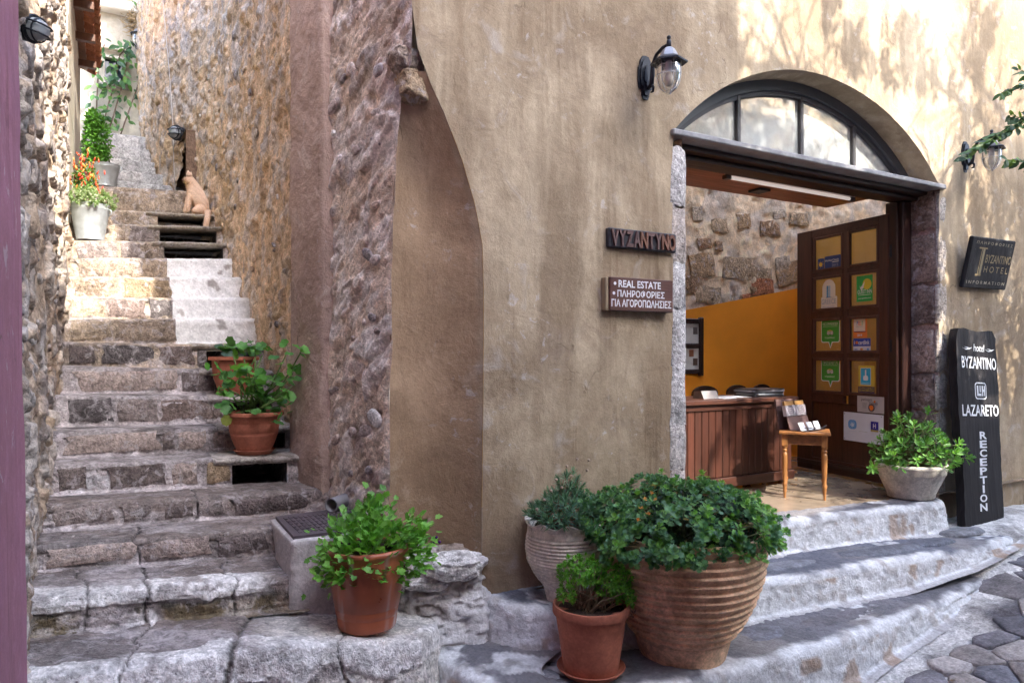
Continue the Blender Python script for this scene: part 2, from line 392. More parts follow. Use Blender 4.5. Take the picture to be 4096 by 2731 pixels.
def flag_mesh(seed, n=11, thick=.03, asp=1.0):
    r = random.Random(seed); V = []; ang = sorted((k+r.uniform(-.28, .28))*2*math.pi/n for k in range(n)); rad = [r.uniform(.74, 1.06) for _ in ang]
    for (s, z) in ((1.0, -1.0), (.97, -.05), (.86, .72), (.5, 1.0)):
        for a, q in zip(ang, rad): V.append((q*s*math.cos(a), q*s*math.sin(a)*asp, z*thick + (r.uniform(-.12, .12)*thick if s < .9 else 0)))
    V.append((0, 0, thick*1.02)); F = []
    for j in range(3):
        for k in range(n): F.append((j*n+k, j*n+(k+1) % n, (j+1)*n+(k+1) % n, (j+1)*n+k))
    for k in range(n): F.append((3*n+k, 3*n+(k+1) % n, 4*n))
    return raw_mesh('flagstone', V, F, None, True, [m_slate])
FLAGS = [flag_mesh(100+i) for i in range(8)]
def TRS(loc, rz=0, sc=(1, 1, 1), rx=0, ry=0):
    return Matrix.Translation(loc) @ Matrix.Rotation(rz, 4, 'Z') @ Matrix.Rotation(ry, 4, 'Y') @ Matrix.Rotation(rx, 4, 'X') @ Matrix.Diagonal((*sc, 1))
WORLD[street.name] = Matrix.Identity(4)
r_ = random.Random(5)
def clip_poly(poly, nx, ny, d):
    out = []
    for k in range(len(poly)):
        a, b = poly[k], poly[(k+1) % len(poly)]; da = a[0]*nx+a[1]*ny-d; db = b[0]*nx+b[1]*ny-d
        if da <= 0: out.append(a)
        if da*db < 0: t = da/(da-db); out.append((a[0]+(b[0]-a[0])*t, a[1]+(b[1]-a[1])*t))
    return out
seeds = []
for i in range(26):
    for j in range(13):
        x = 2.7 + i*.235 + (j % 2)*.11 + r_.uniform(-.085, .085); y = .25 + j*.165 + r_.uniform(-.055, .055); seeds.append((x, y))
PAVE = [(.150, .142, .160), (.175, .165, .182), (.128, .125, .145), (.205, .187, .190), (.31, .275, .255), (.155, .155, .178), (.24, .215, .205), (.36, .33, .315)]
for (x, y) in seeds:
    if y > 2.14 + (.22 if x > 4.75 else 0) or r_.random() < .05: continue
    poly = [(x-.3, y-.3), (x+.3, y-.3), (x+.3, y+.3), (x-.3, y+.3)]
    for (p, q) in seeds:
        dx, dy = p-x, q-y; L2 = math.hypot(dx, dy)
        if 1e-6 < L2 < .6: poly = clip_poly(poly, dx/L2, dy/L2, (x*dx+y*dy)/L2 + L2/2 - .006)
        if len(poly) < 3: break
    if len(poly) < 3: continue
    cx_ = sum(p[0] for p in poly)/len(poly); cy_ = sum(p[1] for p in poly)/len(poly)
    ring = []
    for k in range(len(poly)):      # cut the corners so the outline is rounded and uneven
        a, b = poly[k], poly[(k+1) % len(poly)]
        for t in (.13, .87): ring.append((a[0]+(b[0]-a[0])*t + r_.uniform(-.006, .006) - cx_, a[1]+(b[1]-a[1])*t + r_.uniform(-.006, .006) - cy_))
    n = len(ring); V = []; rise = r_.uniform(.003, .009)
    for (sc_, dz) in ((1.02, -.03), (1.0, -.002), (.95, rise*.8), (.6, rise)):
        V += [(p*sc_, q*sc_, dz + (r_.uniform(-.0025, .0025) if dz > 0 else 0)) for p, q in ring]
    V.append((0, 0, rise+r_.uniform(-.002, .003))); F = []
    for l in range(3):
        for k in range(n): F.append((l*n+k, l*n+(k+1) % n, (l+1)*n+(k+1) % n, (l+1)*n+k))
    F += [(3*n+k, 3*n+(k+1) % n, 4*n) for k in range(n)]
    z = float(street_z(np.array(cx_), np.array(cy_))) + .012; gx = float(street_z(np.array(cx_+.05), np.array(cy_)) - street_z(np.array(cx_-.05), np.array(cy_)))/.1
    c = np.array(r_.choice(PAVE))*r_.uniform(.85, 1.15)
    place('paving_stone', raw_mesh('paving_stone', V, F, None, True, [m_slate]), None, street, tuple(c), Matrix.Translation((cx_, cy_, z)) @ Matrix.Rotation(-math.atan(gx) + r_.uniform(-.03, .03), 4, 'Y') @ Matrix.Rotation(r_.uniform(-.03, .03), 4, 'X'))
# fallen leaves and grit
lf = MB()
for k in range(70):
    x, y = r_.uniform(2.2, 6.5), r_.uniform(.8, 2.2); z = float(street_z(np.array(x), np.array(y))) + .026; a = r_.uniform(0, 6.28); l = r_.uniform(.012, .03); w = l*.35; ca, sa = math.cos(a), math.sin(a)
    lf.add([(x+ca*l, y+sa*l, z), (x-sa*w, y+ca*w, z+.006), (x-ca*l, y-sa*l, z+.002), (x+sa*w, y-ca*w, z+.003)], [(0, 1, 2, 3)], r_.choice([(.20, .13, .05), (.12, .09, .05), (.28, .22, .08), (.10, .13, .05)]))
tag(lf.build('leaf_litter', m_stem, None, cols=True), 'dry fallen leaves scattered over the cobbled street', 'leaf litter', None, 'stuff')

# ------------------------------------------------------------------ whitewashed doorstep tiers
def resample(path, step):
    P = np.array(path, float); d = np.r_[0, np.cumsum(np.hypot(*np.diff(P, axis=0).T))]; n = int(d[-1]/step)+1
    s = np.linspace(0, d[-1], n); Q = np.stack([np.interp(s, d, P[:, 0]), np.interp(s, d, P[:, 1])], -1)
    k = 9; pad = np.pad(Q, ((k, k), (0, 0)), mode='edge'); ker = np.ones(2*k+1)/(2*k+1)
    Q2 = np.stack([np.convolve(pad[:, i], ker, 'valid') for i in (0, 1)], -1); return Q2
def tier(name, path, ztop, zbot, depth, label, seed, topc=(.24, .25, .30), white=.77, lip=.05):
    Q = resample(path, .014); t = np.gradient(Q, axis=0); t /= np.linalg.norm(t, axis=1)[:, None]+1e-9; nrm = np.stack([t[:, 1], -t[:, 0]], -1)
    zt = np.array([ztop(x) for x in Q[:, 0]]); zb = np.array([zbot(x) for x in Q[:, 0]])
    prof = [(-depth, 0, 0)] + [(-o, 0, 0) for o in np.linspace(depth*.96, .05, max(6, int(depth/.018)))] + [(-.028, 0, .004), (-.012, 0, .011), (-.002, 0, .024), (.003, 0, .04)]
    prof += [(.003+.02*v, v, .04) for v in np.linspace(.08, .88, 12)] + [(.028, .94, .02), (.045, .985, 0), (.075, 1.02, 0)]
    P = np.zeros((len(Q), len(prof), 3)); C = np.zeros_like(P)
    for j, (o, v, dz) in enumerate(prof):
        P[:, j, :2] = Q + nrm*o
        P[:, j, 2] = zt - dz if v == 0 else (zt-dz)*(1-v) + (zb)*v
        C[:, j, 0] = o; C[:, j, 1] = v
    o, v = C[..., 0], C[..., 1]
    A = fbm(P, 4., 4, seed); B = fbm(P, 14., 4, seed+9); D = fbm(P, 40., 3, seed+19)
    face = (v > 0)
    nn = np.zeros_like(P); nn[..., :2] = nrm[:, None, :]*np.where(face, 1., .25)[..., None]; nn[..., 2] = np.where(face, .15, .8)
    P = P + nn*(A*.011 + B*.010*np.where(face, 1.2, .5) + D*.005 + .004*fbm(P, 90., 2, seed+29))[..., None]*np.clip(1-np.maximum(0, -o-.4), .2, 1)[..., None]
    wh = np.where(face, 1.0, sstep(-.075, -.02, o + .075*fbm(P, 7., 5, seed+3)))
    wh = np.maximum(wh, (~face)*.85*sstep(.30, .42, fbm(P, 3.6, 4, seed+4)))
    wh = np.clip(wh - (~face)*.5*sstep(.0, .4, fbm(P, 9., 4, seed+5)), 0, 1)
    stone = np.asarray(topc)*.68*(1+.35*fbm(P, 3., 4, seed+6))[..., None]
    stone = mixc(stone, (.33, .30, .28), sstep(.1, .5, fbm(P, 2.2, 3, seed+13))*.5)
    wc = np.asarray((white*.97, white*.985, white*1.0))*(1 + .05*A + .04*B)[..., None]
    wc = mixc(wc, (.38, .34, .31), sstep(.16, .40, B*.8 + A*.3 + .20*sstep(.3, .0, v)*face)*.6)
    wc = mixc(wc, (.36, .34, .34), sstep(.93, .99, v + .03*B)*.7)  # grime line at the foot, also toning down the sky-bright flat fillet
    wc = mixc(wc, (.36, .22, .12), sstep(.26, .40, fbm(P, 6., 4, seed+23))*.65*face)
    col = stone*(1-wh)[..., None] + wc*wh[..., None]
    g = grid(name, P, m_white, None, col)
    return tag(g, label, None, None, 'structure'), Q, nrm
zz = lambda *p: (lambda x: float(np.interp(x, [q[0] for q in p], [q[1] for q in p])))
t2, q2, n2 = tier('lower_doorstep', [(1.26, 3.5), (1.28, 3.2), (1.35, 2.74), (1.50, 2.46), (1.9, 2.36), (2.5, 2.34), (3.2, 2.32), (3.9, 2.36), (4.4, 2.40), (4.9, 2.46), (5.25, 2.60), (5.35, 2.95)],
     zz((1.3, .30), (1.7, .25), (3, .23), (4.2, .235), (4.7, .24), (5.3, .26)), zz((1.2, .02), (3.4, .0), (4.1, .10), (4.8, .19), (5.3, .22)), .62, 'lowest whitewashed doorstep of worn stone carrying the big pots', 200, (.25, .245, .27))
t1, q1, n1 = tier('middle_doorstep', [(1.60, 3.3), (1.62, 3.05), (1.70, 2.88), (2.1, 2.80), (3.15, 2.73), (4.3, 2.60), (4.87, 2.54), (5.35, 2.55), (5.7, 2.66), (5.85, 2.95)],
     zz((1.6, .49), (2.2, .45), (3, .43), (4.5, .43), (5.3, .415), (5.8, .36)), zz((1.6, .26), (3, .23), (4.2, .24), (4.8, .30), (5.3, .36)), .34, 'middle whitewashed doorstep with slate flags on its tread', 240, (.23, .24, .29))
t0, q0, n0 = tier('threshold_step', [(2.62, 3.22), (2.66, 3.12), (2.95, 3.08), (3.78, 3.05), (4.5, 2.96), (5.16, 2.87), (5.27, 2.90), (5.31, 3.0), (5.33, 3.16)],
     zz((2.6, .63), (5.3, .635)), zz((2.6, .43), (5.3, .42)), .20, 'upper whitewashed threshold step below the doorway', 280, (.20, .20, .23))
for i, (x, y, a, b, c) in enumerate([(4.25, 2.78, .42, .10, (.20, .21, .25)), (4.75, 2.74, .28, .09, (.15, .16, .20)), (3.45, 2.86, .34, .08, (.22, .23, .27)), (3.05, 2.90, .22, .09, (.30, .28, .27)), (5.25, 2.80, .25, .1, (.30, .30, .32))]):
    place('flagstone', FLAGS[(i*3) % 8], None, t1, tuple(np.array(c)*.75), TRS((x, y, .431), -.11, (a, b, .4)))
for i, (x, y, a, b, c) in enumerate([(3.5, 2.52, .42, .09, (.19, .18, .20)), (2.95, 2.58, .2, .11, (.22, .22, .26)), (4.0, 2.5, .2, .08, (.22, .22, .25)), (1.62, 2.66, .16, .10, (.36, .37, .40))]):
    place('flagstone', FLAGS[(i*3+1) % 8], None, t2, tuple(np.array(c)*.75), TRS((x, y, .226 if x > 2 else .252), .02, (a, b, .35)))
# floor slab inside the threshold

# ------------------------------------------------------------------ the stairs up the alley
STEP = {8: (2.83, .612, .527), 7: (3.25, .756, .672), 6: (3.63, .867, .812), 5: (3.93, .982, .935), 4: (4.22, 1.129, 1.093), 3: (4.51, 1.269, 1.236), 2: (4.81, 1.445, 1.402), 1: (5.11, 1.609, 1.564),
        0: (5.41, 1.760, 1.750), -1: (5.70, 1.921, 1.958), -2: (5.99, 2.092, 2.137), -3: (6.28, 2.266, 2.330), -4: (6.57, 2.443, 2.521), -5: (6.86, 2.626, 2.689), -6: (7.15, 2.812, 2.880), -7: (7.44, 2.996, 3.038), -8: (7.75, 3.268, 3.33)}
VOID = {0: (.60, .93), 1: (.62, .93), 2: (.64, .93), 3: (.66, .95), 4: (.60, .90), -5: (.42, .90), -6: (.40, .88), -7: (.40, .80)}
XR = {8: 1.34, 7: .78, 6: .78}
stairs = thing('stone_stairs', 'steep worn stone stairs climbing the narrow alley', None, (0.35, 2.83, .3), None, 'structure')
def block_mesh(seed, nx=6, nz=4):
    r = np.random.default_rng(seed); u = np.linspace(-.5, .5, nx); w = np.linspace(-.5, .5, nz); A, B = np.meshgrid(u, w, indexing='ij')
    e = np.maximum(np.abs(A)*2, np.abs(B)*2); dep = np.where(e > .99, .35, 1.0) + r.uniform(-.3, .25, A.shape)*(e < .99)
    jx = r.uniform(-.045, .045, A.shape)*(1); jz = r.uniform(-.06, .06, A.shape)
    f = np.stack([A+jx, -dep, B+jz], -1).reshape(-1, 3); F = gridfaces(nx, nz).tolist()
    rim = [i*nz for i in range(nx)] + [(nx-1)*nz+j for j in range(1, nz)] + [i*nz+nz-1 for i in range(nx-2, -1, -1)] + [j for j in range(nz-2, 0, -1)]
    V = f.tolist(); b = len(V)
    for i in rim: V.append([f[i][0], 1.0, f[i][2]])
    n = len(rim)
    for k in range(n): F.append((rim[k], b+k, b+(k+1) % n, rim[(k+1) % n]))
    return raw_mesh('block', V, F, None, True, [m_stone])
BLOCKS = [block_mesh(300+i) for i in range(10)]
PAL_D = [(.155, .125, .12), (.185, .15, .14), (.22, .17, .155), (.135, .118, .118), (.25, .19, .17)]
PAL_T = [(.42, .325, .235), (.37, .29, .22), (.45, .36, .27), (.33, .26, .205), (.40, .30, .20)]
PAL_P = [(.38, .305, .275), (.34, .275, .255), (.42, .34, .305), (.30, .25, .235), (.26, .22, .21)]
HAND = {0: [(-.22, -.08, 'D'), (-.03, .26, 'D'), (.30, .52, 'D'), (.54, .60, 'P')], -1: [(-.22, .02, 'T'), (.05, .42, 'T')], -2: [(-.22, -.02, 'T'), (.0, .24, 'D'), (.27, .43, 'D')], -3: [(-.22, .08, 'T'), (.11, .43, 'T')], -4: [(-.22, .22, 'T'), (.24, .42, 'T')],
        1: [(-.18, .38, 'P'), (.42, .61, 'D')], 2: [(-.20, .02, 'D'), (.05, .26, 'P'), (.28, .63, 'D')], 3: [(-.2, .25, 'P'), (.27, .33, 'D'), (.35, .50, 'P'), (.54, .65, 'P')], 4: [(-.22, -.10, 'D'), (.0, .26, 'D'), (.30, .42, 'P'), (.47, .59, 'T')],
        5: [(-.22, .02, 'P'), (.06, .18, 'P'), (.24, .37, 'D'), (.40, .54, 'P'), (.57, .95, 'D')], 6: [(-.22, .10, 'P'), (.14, .42, 'P'), (.46, .68, 'D')]}
for n in range(8, -9, -1):
    y0, zl, zr = STEP[n]; nxt = STEP.get(n-1, (y0+.9, 0, 0)); y1 = nxt[0] + .05
    below = STEP.get(n+1, (0, zl-.42, zr-.42)); xl, xr = -.36, XR.get(n, 1.12)
    zt = (lambda x: zl + (zr-zl)*(x+.265)/1.265) if n != 8 else (lambda x: .612 - .068*(x+.24) - .10*max(0, x-.5))
    fr = (lambda x: 0.) if n != 8 else (lambda x: 1.2*max(0., x-1.16))
    zb = lambda x: below[1] + (below[2]-below[1])*(x+.265)/1.265
    wet = n in (5, 6, 7, 8)
    spans = [(xl, xr)] if n not in VOID else [(xl, VOID[n][0]), (VOID[n][1], xr)]
    if n in (-1, -2, -3, -4): spans = [(xl, .425), (.425, xr)]
    seed = 400+n*7; s_ob = None
    for (a, b) in spans:
        nx = max(4, int((b-a)/(.0075 if n >= 4 else .012))); xx = np.linspace(a, b, nx)
        prof = [(y1-y0, 0, 0)] + [(q, 0, 0) for q in np.linspace(y1-y0-.02, .04, 30 if n >= 4 else 14)] + [(.022, 0, .003), (.009, 0, .009), (.002, 0, .02), (0, 0, .034)]
        prof += [((-.004*v if n != 8 else -.09*v*v), v, .03) for v in np.linspace(.06, .9, 26 if n >= 4 else 12)] + [(-.012-(.09 if n == 8 else 0), .955, .01), (-.03-(.09 if n == 8 else 0), .99, 0), (-.06-(.09 if n == 8 else 0), 1.0, 0)]
        P = np.zeros((nx, len(prof), 3)); O = np.zeros((nx, len(prof))); Vv = np.zeros_like(O)
        T = np.array([zt(x) for x in xx]); B = np.array([zb(x) for x in xx])
        for j, (o, v, dz) in enumerate(prof):
            P[:, j, 0] = xx; P[:, j, 1] = y0 + o + np.array([fr(x) for x in xx])*max(0., 1-max(0., o)/(y1-y0)); P[:, j, 2] = (T-dz)*(1-v) + B*v; O[:, j] = o; Vv[:, j] = v
        A = fbm(P, 5., 4, seed); Bn = fbm(P, 16., 4, seed+5); D = fbm(P, 45., 3, seed+8); face = Vv > 0
        big = 1.15 if n >= 7 else 1.0
        P[..., 1] += -(A*.010 + Bn*.008 + D*.004)*np.where(face, 1., .3)*big
        P[..., 2] += (A*.007 + Bn*.004)*np.where(face, .2, 1.)
        P[..., 2] -= .02*(sstep(.25, .5, fbm(P, 8., 3, seed+30)))*(np.abs(O-.01) < .03)
        crk = np.zeros_like(O)
        for (xc_, sd_, w_) in {7: [(.16, 1, .007), (.47, 2, .005), (-.10, 3, .004)], 8: [(.40, 4, .011), (.02, 5, .005), (.82, 6, .004)], 6: [(.12, 7, .004)], 5: [(.38, 8, .004)]}.get(n, []):     # broken joints across the step
            xw = P[..., 0] - xc_ - .05*fbm(np.stack([O*0+sd_, O*.8, P[..., 2]*.9], -1), 9., 4, seed+sd_) - (.35*O if n == 8 else 0)
            crk = np.maximum(crk, sstep(w_*1.6, w_*.4, np.abs(xw)))
        capw = np.zeros_like(O)
        if n in (7, 8):      # lime cap along the nosing, broken away below
            lowe = .26 + .22*fbm(np.stack([P[..., 0], O*0, O*0+n], -1), 5., 4, seed+61); capw = (Vv < lowe)*(O < .11 + .05*A)*sstep(.66, .50, P[..., 0] + .05*A if n == 7 else P[..., 0]*0)
            P[..., 1] -= .009*capw*face; P[..., 2] += .004*capw*(~face)
        P[..., 1] += .014*crk*face; P[..., 2] -= .012*crk*(~face)
        tan_ = np.array((.48, .425, .42)) if n > 0 else np.array((.43, .345, .265))
        c = np.broadcast_to(tan_, P.shape).copy()*(1+.25*A)[..., None]
        c = mixc(c, (.58, .53, .55), sstep(.0, .4, Bn)*.65)
        c = mixc(c, (.15, .125, .115), sstep(.02, .2, fbm(P, 4.6, 5, seed+12))*.6)
        if n >= 5: c = mixc(c, (.23, .175, .15), sstep(.05, .25, fbm(P*np.array([.4, 1, 1]), 4., 5, seed+17) + .7*sstep(.1, .75, P[..., 0])*(1 if n < 8 else 0) + .25*(~face) - .22)*.75)
        c = c*np.where(face, 1., .74 if n > 0 else .9)[..., None]          # trodden, damp treads, darkened further to offset sky light on flat tops
        if n in (7, 8):
            c = mixc(c, (.70, .67, .665), sstep(-.03, .10, fbm(P, 7., 5, seed+21))*.85*face)
            c = mixc(c, (.045, .04, .03), sstep(.03, .14, fbm(P, 8., 5, seed+25))*.95*face*sstep(.12, .45, Vv))
            c = mixc(c, (.22, .16, .08), sstep(.05, .2, fbm(P, 5., 4, seed+27))*.6*face*sstep(.2, .6, Vv))
            if n == 8: c = mixc(c, (.74, .705, .655), sstep(.45, .7, P[..., 0] + .1*A)*.9*sstep(-.45, -.1, fbm(P, 5., 5, seed+41)+.1))
        if n in (7, 8): c = mixc(c, (.80, .775, .76), capw*(1-.7*sstep(.05, .18, fbm(P, 9., 5, seed+19)))*.95)
        c = mixc(c, (.05, .042, .036), crk*.9)
        if n == 4: c = mixc(c, (.62, .60, .62), sstep(.04, .15, fbm(P, 7., 5, seed+22))*.8*face*sstep(.55, .3, P[..., 0]))
        lime = n in (-1, -2, -3, -4) and a > .4
        if lime:
            c = np.broadcast_to(np.array((.86, .85, .84)), P.shape)*(1+.05*A+.03*Bn)[..., None]; c = mixc(c, (.33, .29, .27), sstep(.34, .42, fbm(P, 8., 4, seed+33))*.8); c = mixc(c, (.45, .38, .30), sstep(.45, .52, P[..., 0] + .05*Bn)*0 + .5*sstep(.85, 1.0, P[..., 0] + .06*Bn))
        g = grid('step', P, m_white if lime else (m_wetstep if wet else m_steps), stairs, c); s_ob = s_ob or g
    if n in VOID:
        a, b = VOID[n]; mb = MB()
        for (xx0, xx1) in ((a, a+.001),): pass
        zlo = zb((a+b)/2)-.02; zhi = zt((a+b)/2)-.045
        dep = .5
        V = [(a, y0+.012, zlo), (b, y0+.012, zlo), (b, y0+dep, zlo), (a, y0+dep, zlo), (a, y0+.012, zhi), (b, y0+.012, zhi), (b, y0+dep, zhi), (a, y0+dep, zhi)]
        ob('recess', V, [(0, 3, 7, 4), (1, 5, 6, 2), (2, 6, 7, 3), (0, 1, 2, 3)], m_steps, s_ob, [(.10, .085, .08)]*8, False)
        # slab bridging the recess
        nx = 40; xx = np.linspace(a-.10, b+.09, nx); ring = [(.36, .0), (.04, 0), (.0, -.006), (-.022, -.012), (-.030, -.024), (-.016, -.040), (.0, -.046), (.36, -.046)]
        P = np.zeros((nx, len(ring), 3))
        for j, (o, dz) in enumerate(ring): P[:, j] = np.stack([xx, np.full(nx, y0+o-.004), np.array([zt(x) for x in xx])+dz+.006], -1)
        P[..., 1] += .012*fbm(P, 9., 4, seed+50)*(P[..., 1] < y0+.1); P[..., 2] += .006*fbm(P, 14., 3, seed+51)
        pale = (.42, .38, .345) if n > 0 else (.40, .345, .28)
        ob('slab', P.reshape(-1, 3), gridfaces(nx, len(ring), False, True), m_stone, s_ob, None, True, pale)
    # cut blocks in the riser
    hb = HAND.get(n)
    if hb is None and n < 7:
        hb = []; x = -.22; lim = VOID[n][0] if n in VOID else (.42 if n in (-1, -2, -3, -4) else .88)
        while x < lim-.12:
            w = U(.16, .40); w = min(w, lim-.01-x); hb.append((x, x+w-.03, random.choice('TTP'))); x += w
    for (a, b, k) in (hb or []):
        xm = (a+b)/2; h0 = zb(xm)+.022; h1 = zt(xm)-.02; pal = {'D': PAL_D, 'T': PAL_T, 'P': PAL_P}[k]
        c = np.array(random.choice(pal))*U(.88, 1.12)
        place('block', random.choice(BLOCKS), None, s_ob, tuple(c), Matrix.Translation((xm, y0-.001, (h0+h1)/2)) @ Matrix.Rotation(U(-.012, .012), 4, 'Y') @ Matrix.Diagonal((b-a, .014, h1-h0, 1)))
# upper landing and the grey steps behind it
UP = [(8.55, 3.42, .0, .72), (8.95, 3.60, .02, .68), (9.3, 3.80, .05, .64), (9.7, 4.03, .05, .6), (10.1, 4.28, .05, .58), (10.55, 4.55, .05, .56)]
for k, (y0, zt_, a, b) in enumerate(UP):
    nx = 50; xx = np.linspace(a-.35, b+.12, nx); zlow = UP[k-1][1] if k else 3.25
    prof = [(.75, zt_)] + [(o, zt_) for o in np.linspace(.5, .02, 8)] + [(0, zt_-.02)] + [(0, z) for z in np.linspace(zt_-.06, zlow-.02, 6)]
    P = np.zeros((nx, len(prof), 3))
    for j, (o, z) in enumerate(prof): P[:, j] = np.stack([xx, np.full(nx, y0+o), np.full(nx, z)], -1)
    A = fbm(P, 5., 4, 700+k); P[..., 1] -= A*.02; P[..., 2] += A*.008
    c = np.broadcast_to(np.array((.42, .41, .40)), P.shape)*(1+.3*fbm(P, 6., 4, 720+k))[..., None]
    g = grid('step', P, m_steps, stairs, c)
    x = a-.1
    while x < b-.08:
        w = U(.14, .3); 
        place('block', random.choice(BLOCKS), None, g, random.choice([(.46, .45, .44), (.52, .5, .48), (.40, .39, .38)]), Matrix.Translation((x+w/2, y0-.003, (zt_+zlow)/2)) @ Matrix.Diagonal((w-.02, .014, zt_-zlow-.03, 1))); x += w

# ------------------------------------------------------------------ rubble masonry surface
def rubble(u, z, seed, sc=9.0, pal=None, mortar=(.37, .27, .19), amp=.030, frac=.72, stretch=.75, lime=(.60, .55, .51), lm=.6):
    Q = np.stack([u, z, np.full_like(u, seed*.37)], -1)
    W = Q + .05*np.stack([fbm(Q, 6., 3, seed), fbm(Q, 6., 3, seed+50), 0*u], -1) + .022*np.stack([fbm(Q, 24., 3, seed+70), fbm(Q, 24., 3, seed+75), 0*u], -1)
    W = W*np.array([stretch, 1.0, 1.0]); W[..., 2] = seed*.37
    f1, f2, i1 = worley(W, sc, seed); e1 = sstep(.03, .16, f2-f1)*(i1 < frac)
    g1, g2, j1 = worley(W + 3.1, sc*2.1, seed+60); e2 = sstep(.04, .22, g2-g1)*(j1 < .42)
    big = fbm(Q, 2.0, 3, seed+7); mid = fbm(Q, 11., 4, seed+8); fine = fbm(Q, 42., 3, seed+9)
    cover = sstep(-.25, .15, fbm(Q, 4.5, 4, seed+80)); e1 = e1*sstep(-.5, .0, fbm(Q, 15., 3, seed+81)); e2 = e2*(1-e1)*cover     # mortar smeared over part of the stones
    h = amp*e1*(.35+.75*((i1*7.3) % 1)) + amp*.38*e2 + .020*big + .017*mid + .006*fine
    h = h - .020*sstep(.40, .6, fbm(Q, 9., 4, seed+15))
    pal = pal or [(.30, .27, .25), (.24, .225, .225), (.44, .40, .36), (.38, .28, .18), (.33, .24, .175), (.50, .46, .42), (.28, .24, .235)]
    c = np.broadcast_to(np.asarray(mortar, float), u.shape + (3,)).copy()*(1+.3*mid+.15*big)[..., None]
    c = c*(1-e2[..., None]*.8) + palette((j1*5.7) % 1, pal)*(e2[..., None]*.8)
    c = c*(1-.85*e1[..., None]) + palette((i1*3.9) % 1, pal)*(1+.3*mid)[..., None]*e1[..., None]*.85
    c = mixc(c, lime, sstep(.06, .24, fbm(Q, 6., 5, seed+19))*lm)
    c = mixc(c, np.asarray(mortar)*.55, sstep(.25, .5, fbm(Q, 8., 4, seed+21))*.6)
    return h, np.clip(c, .02, .9)
def rock_mesh(seed, n=18, flat=.55):
    r = random.Random(seed); bm = bmesh.new()
    for _ in range(n):
        v = Vector((r.gauss(0, 1), r.gauss(0, 1), r.gauss(0, 1))).normalized(); v = Vector((v.x, v.y*flat, v.z))*r.uniform(.8, 1.05); bm.verts.new(v)
    bmesh.ops.convex_hull(bm, input=bm.verts[:]); bmesh.ops.bevel(bm, geom=[e for e in bm.edges], offset=.10, segments=1, affect='EDGES') if False else None
    for v in [v for v in bm.verts if not v.link_faces]: bm.verts.remove(v)
    me = bpy.data.meshes.new('stone'); bm.to_mesh(me); bm.free(); me.materials.append(m_stone)
    me.polygons.foreach_set('use_smooth', [False]*len(me.polygons)); return me
ROCKS = [rock_mesh(500+i) for i in range(12)]
def boulder(seed, sub=4):
    bm = bmesh.new(); bmesh.ops.create_icosphere(bm, subdivisions=sub, radius=1); V = np.array([v.co[:] for v in bm.verts]); F = [[v.index for v in f.verts] for f in bm.faces]; bm.free()
    W = V*1.0; W = np.sign(W)*np.abs(W)**.8; n = 1 + .28*fbm(V + seed, 1.3, 3, seed) + .16*fbm(V + seed, 4., 4, seed+1) - .10*np.abs(fbm(V + seed, 3., 3, seed+2)); return raw_mesh('boulder', W*n[:, None], np.array(F), None, True)
FLAGW = []
for q_ in FLAGS:
    w_ = q_.copy(); w_.materials.clear(); w_.materials.append(m_stone); FLAGW.append(w_)
def embed(parent, spots, nrm_fn, size, pal, rs, name='stone'):
    for (p, n, sc) in spots:
        a = sc*size; n = Vector(n).normalized(); q = n.to_track_quat('-Y', 'Z')
        M = Matrix.Translation(Vector(p) + n*a*.02) @ q.to_matrix().to_4x4() @ Matrix.Rotation(rs.uniform(-.7, .7), 4, 'Y') @ Matrix.Rotation(math.pi/2, 4, 'X') @ Matrix.Diagonal((a*rs.uniform(.7, 1.6), a*rs.uniform(.45, .95), rs.uniform(.14, .28), 1))
        c = np.array(rs.choice(pal))*rs.uniform(.85, 1.15); place(name, rs.choice(FLAGW), None, parent, tuple(c), M)

# ------------------------------------------------------------------ the corner building with the doorway
FY = 3.13; TOP = 8.3
bld = thing('corner_building', 'tan plastered corner building with an arched doorway and rough alley side', 'building', (2.5, 3.6, .3))
E1z = [.3, .505, 2.0, 2.23, 2.43, 2.63, 2.84, 2.98, 3.12, 3.34, 5.0]; E1x = [1.60, 1.602, 1.618, 1.610, 1.565, 1.500, 1.405, 1.325, 1.262, 1.232, 1.226]
def e1(z): return np.interp(z, E1z, E1x)
def arch(x):
    d = np.clip(np.asarray(x, float)-4.20, -1.35, 1.35); return 2.975 + np.sqrt(np.maximum(0, 1.84**2-d*d)) - 1.2503
def fy(x, z):
    Q = np.stack([x, z, 0*x], -1); return FY + .018*fbm(Q, .9, 3, 61) + .006*fbm(Q, 5., 3, 62)
zz_ = np.linspace(.3, 5.0, 320); tt = np.linspace(0, 1, 110)
Zg, Tg = np.meshgrid(zz_, tt, indexing='ij'); Xg = e1(Zg)*(1-Tg) + 2.85*Tg
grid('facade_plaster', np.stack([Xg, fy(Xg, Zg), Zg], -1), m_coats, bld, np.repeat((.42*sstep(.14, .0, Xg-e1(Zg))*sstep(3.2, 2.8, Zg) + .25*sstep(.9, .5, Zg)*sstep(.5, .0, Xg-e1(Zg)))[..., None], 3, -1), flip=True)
Xg, Tg = np.meshgrid(np.linspace(2.85, 5.55, 160), np.linspace(0, 1, 60), indexing='ij'); a_ = arch(Xg); Zg = a_*(1-Tg) + 5.0*Tg
Yg = fy(Xg, Zg); grid('facade_plaster', np.stack([Xg, Yg, Zg], -1), m_plaster, bld)
Xg, Zg = np.meshgrid(np.linspace(5.55, 9.5, 150), np.linspace(.1, 5.0, 180), indexing='ij')
grid('facade_plaster', np.stack([Xg, fy(Xg, Zg), Zg], -1), m_plaster, bld)
V = [(1.226, FY, 4.98), (9.5, FY, 4.98), (9.5, FY, 5.8), (2.3, FY, 5.8), (2.3, FY, TOP), (1.22, FY, TOP)]
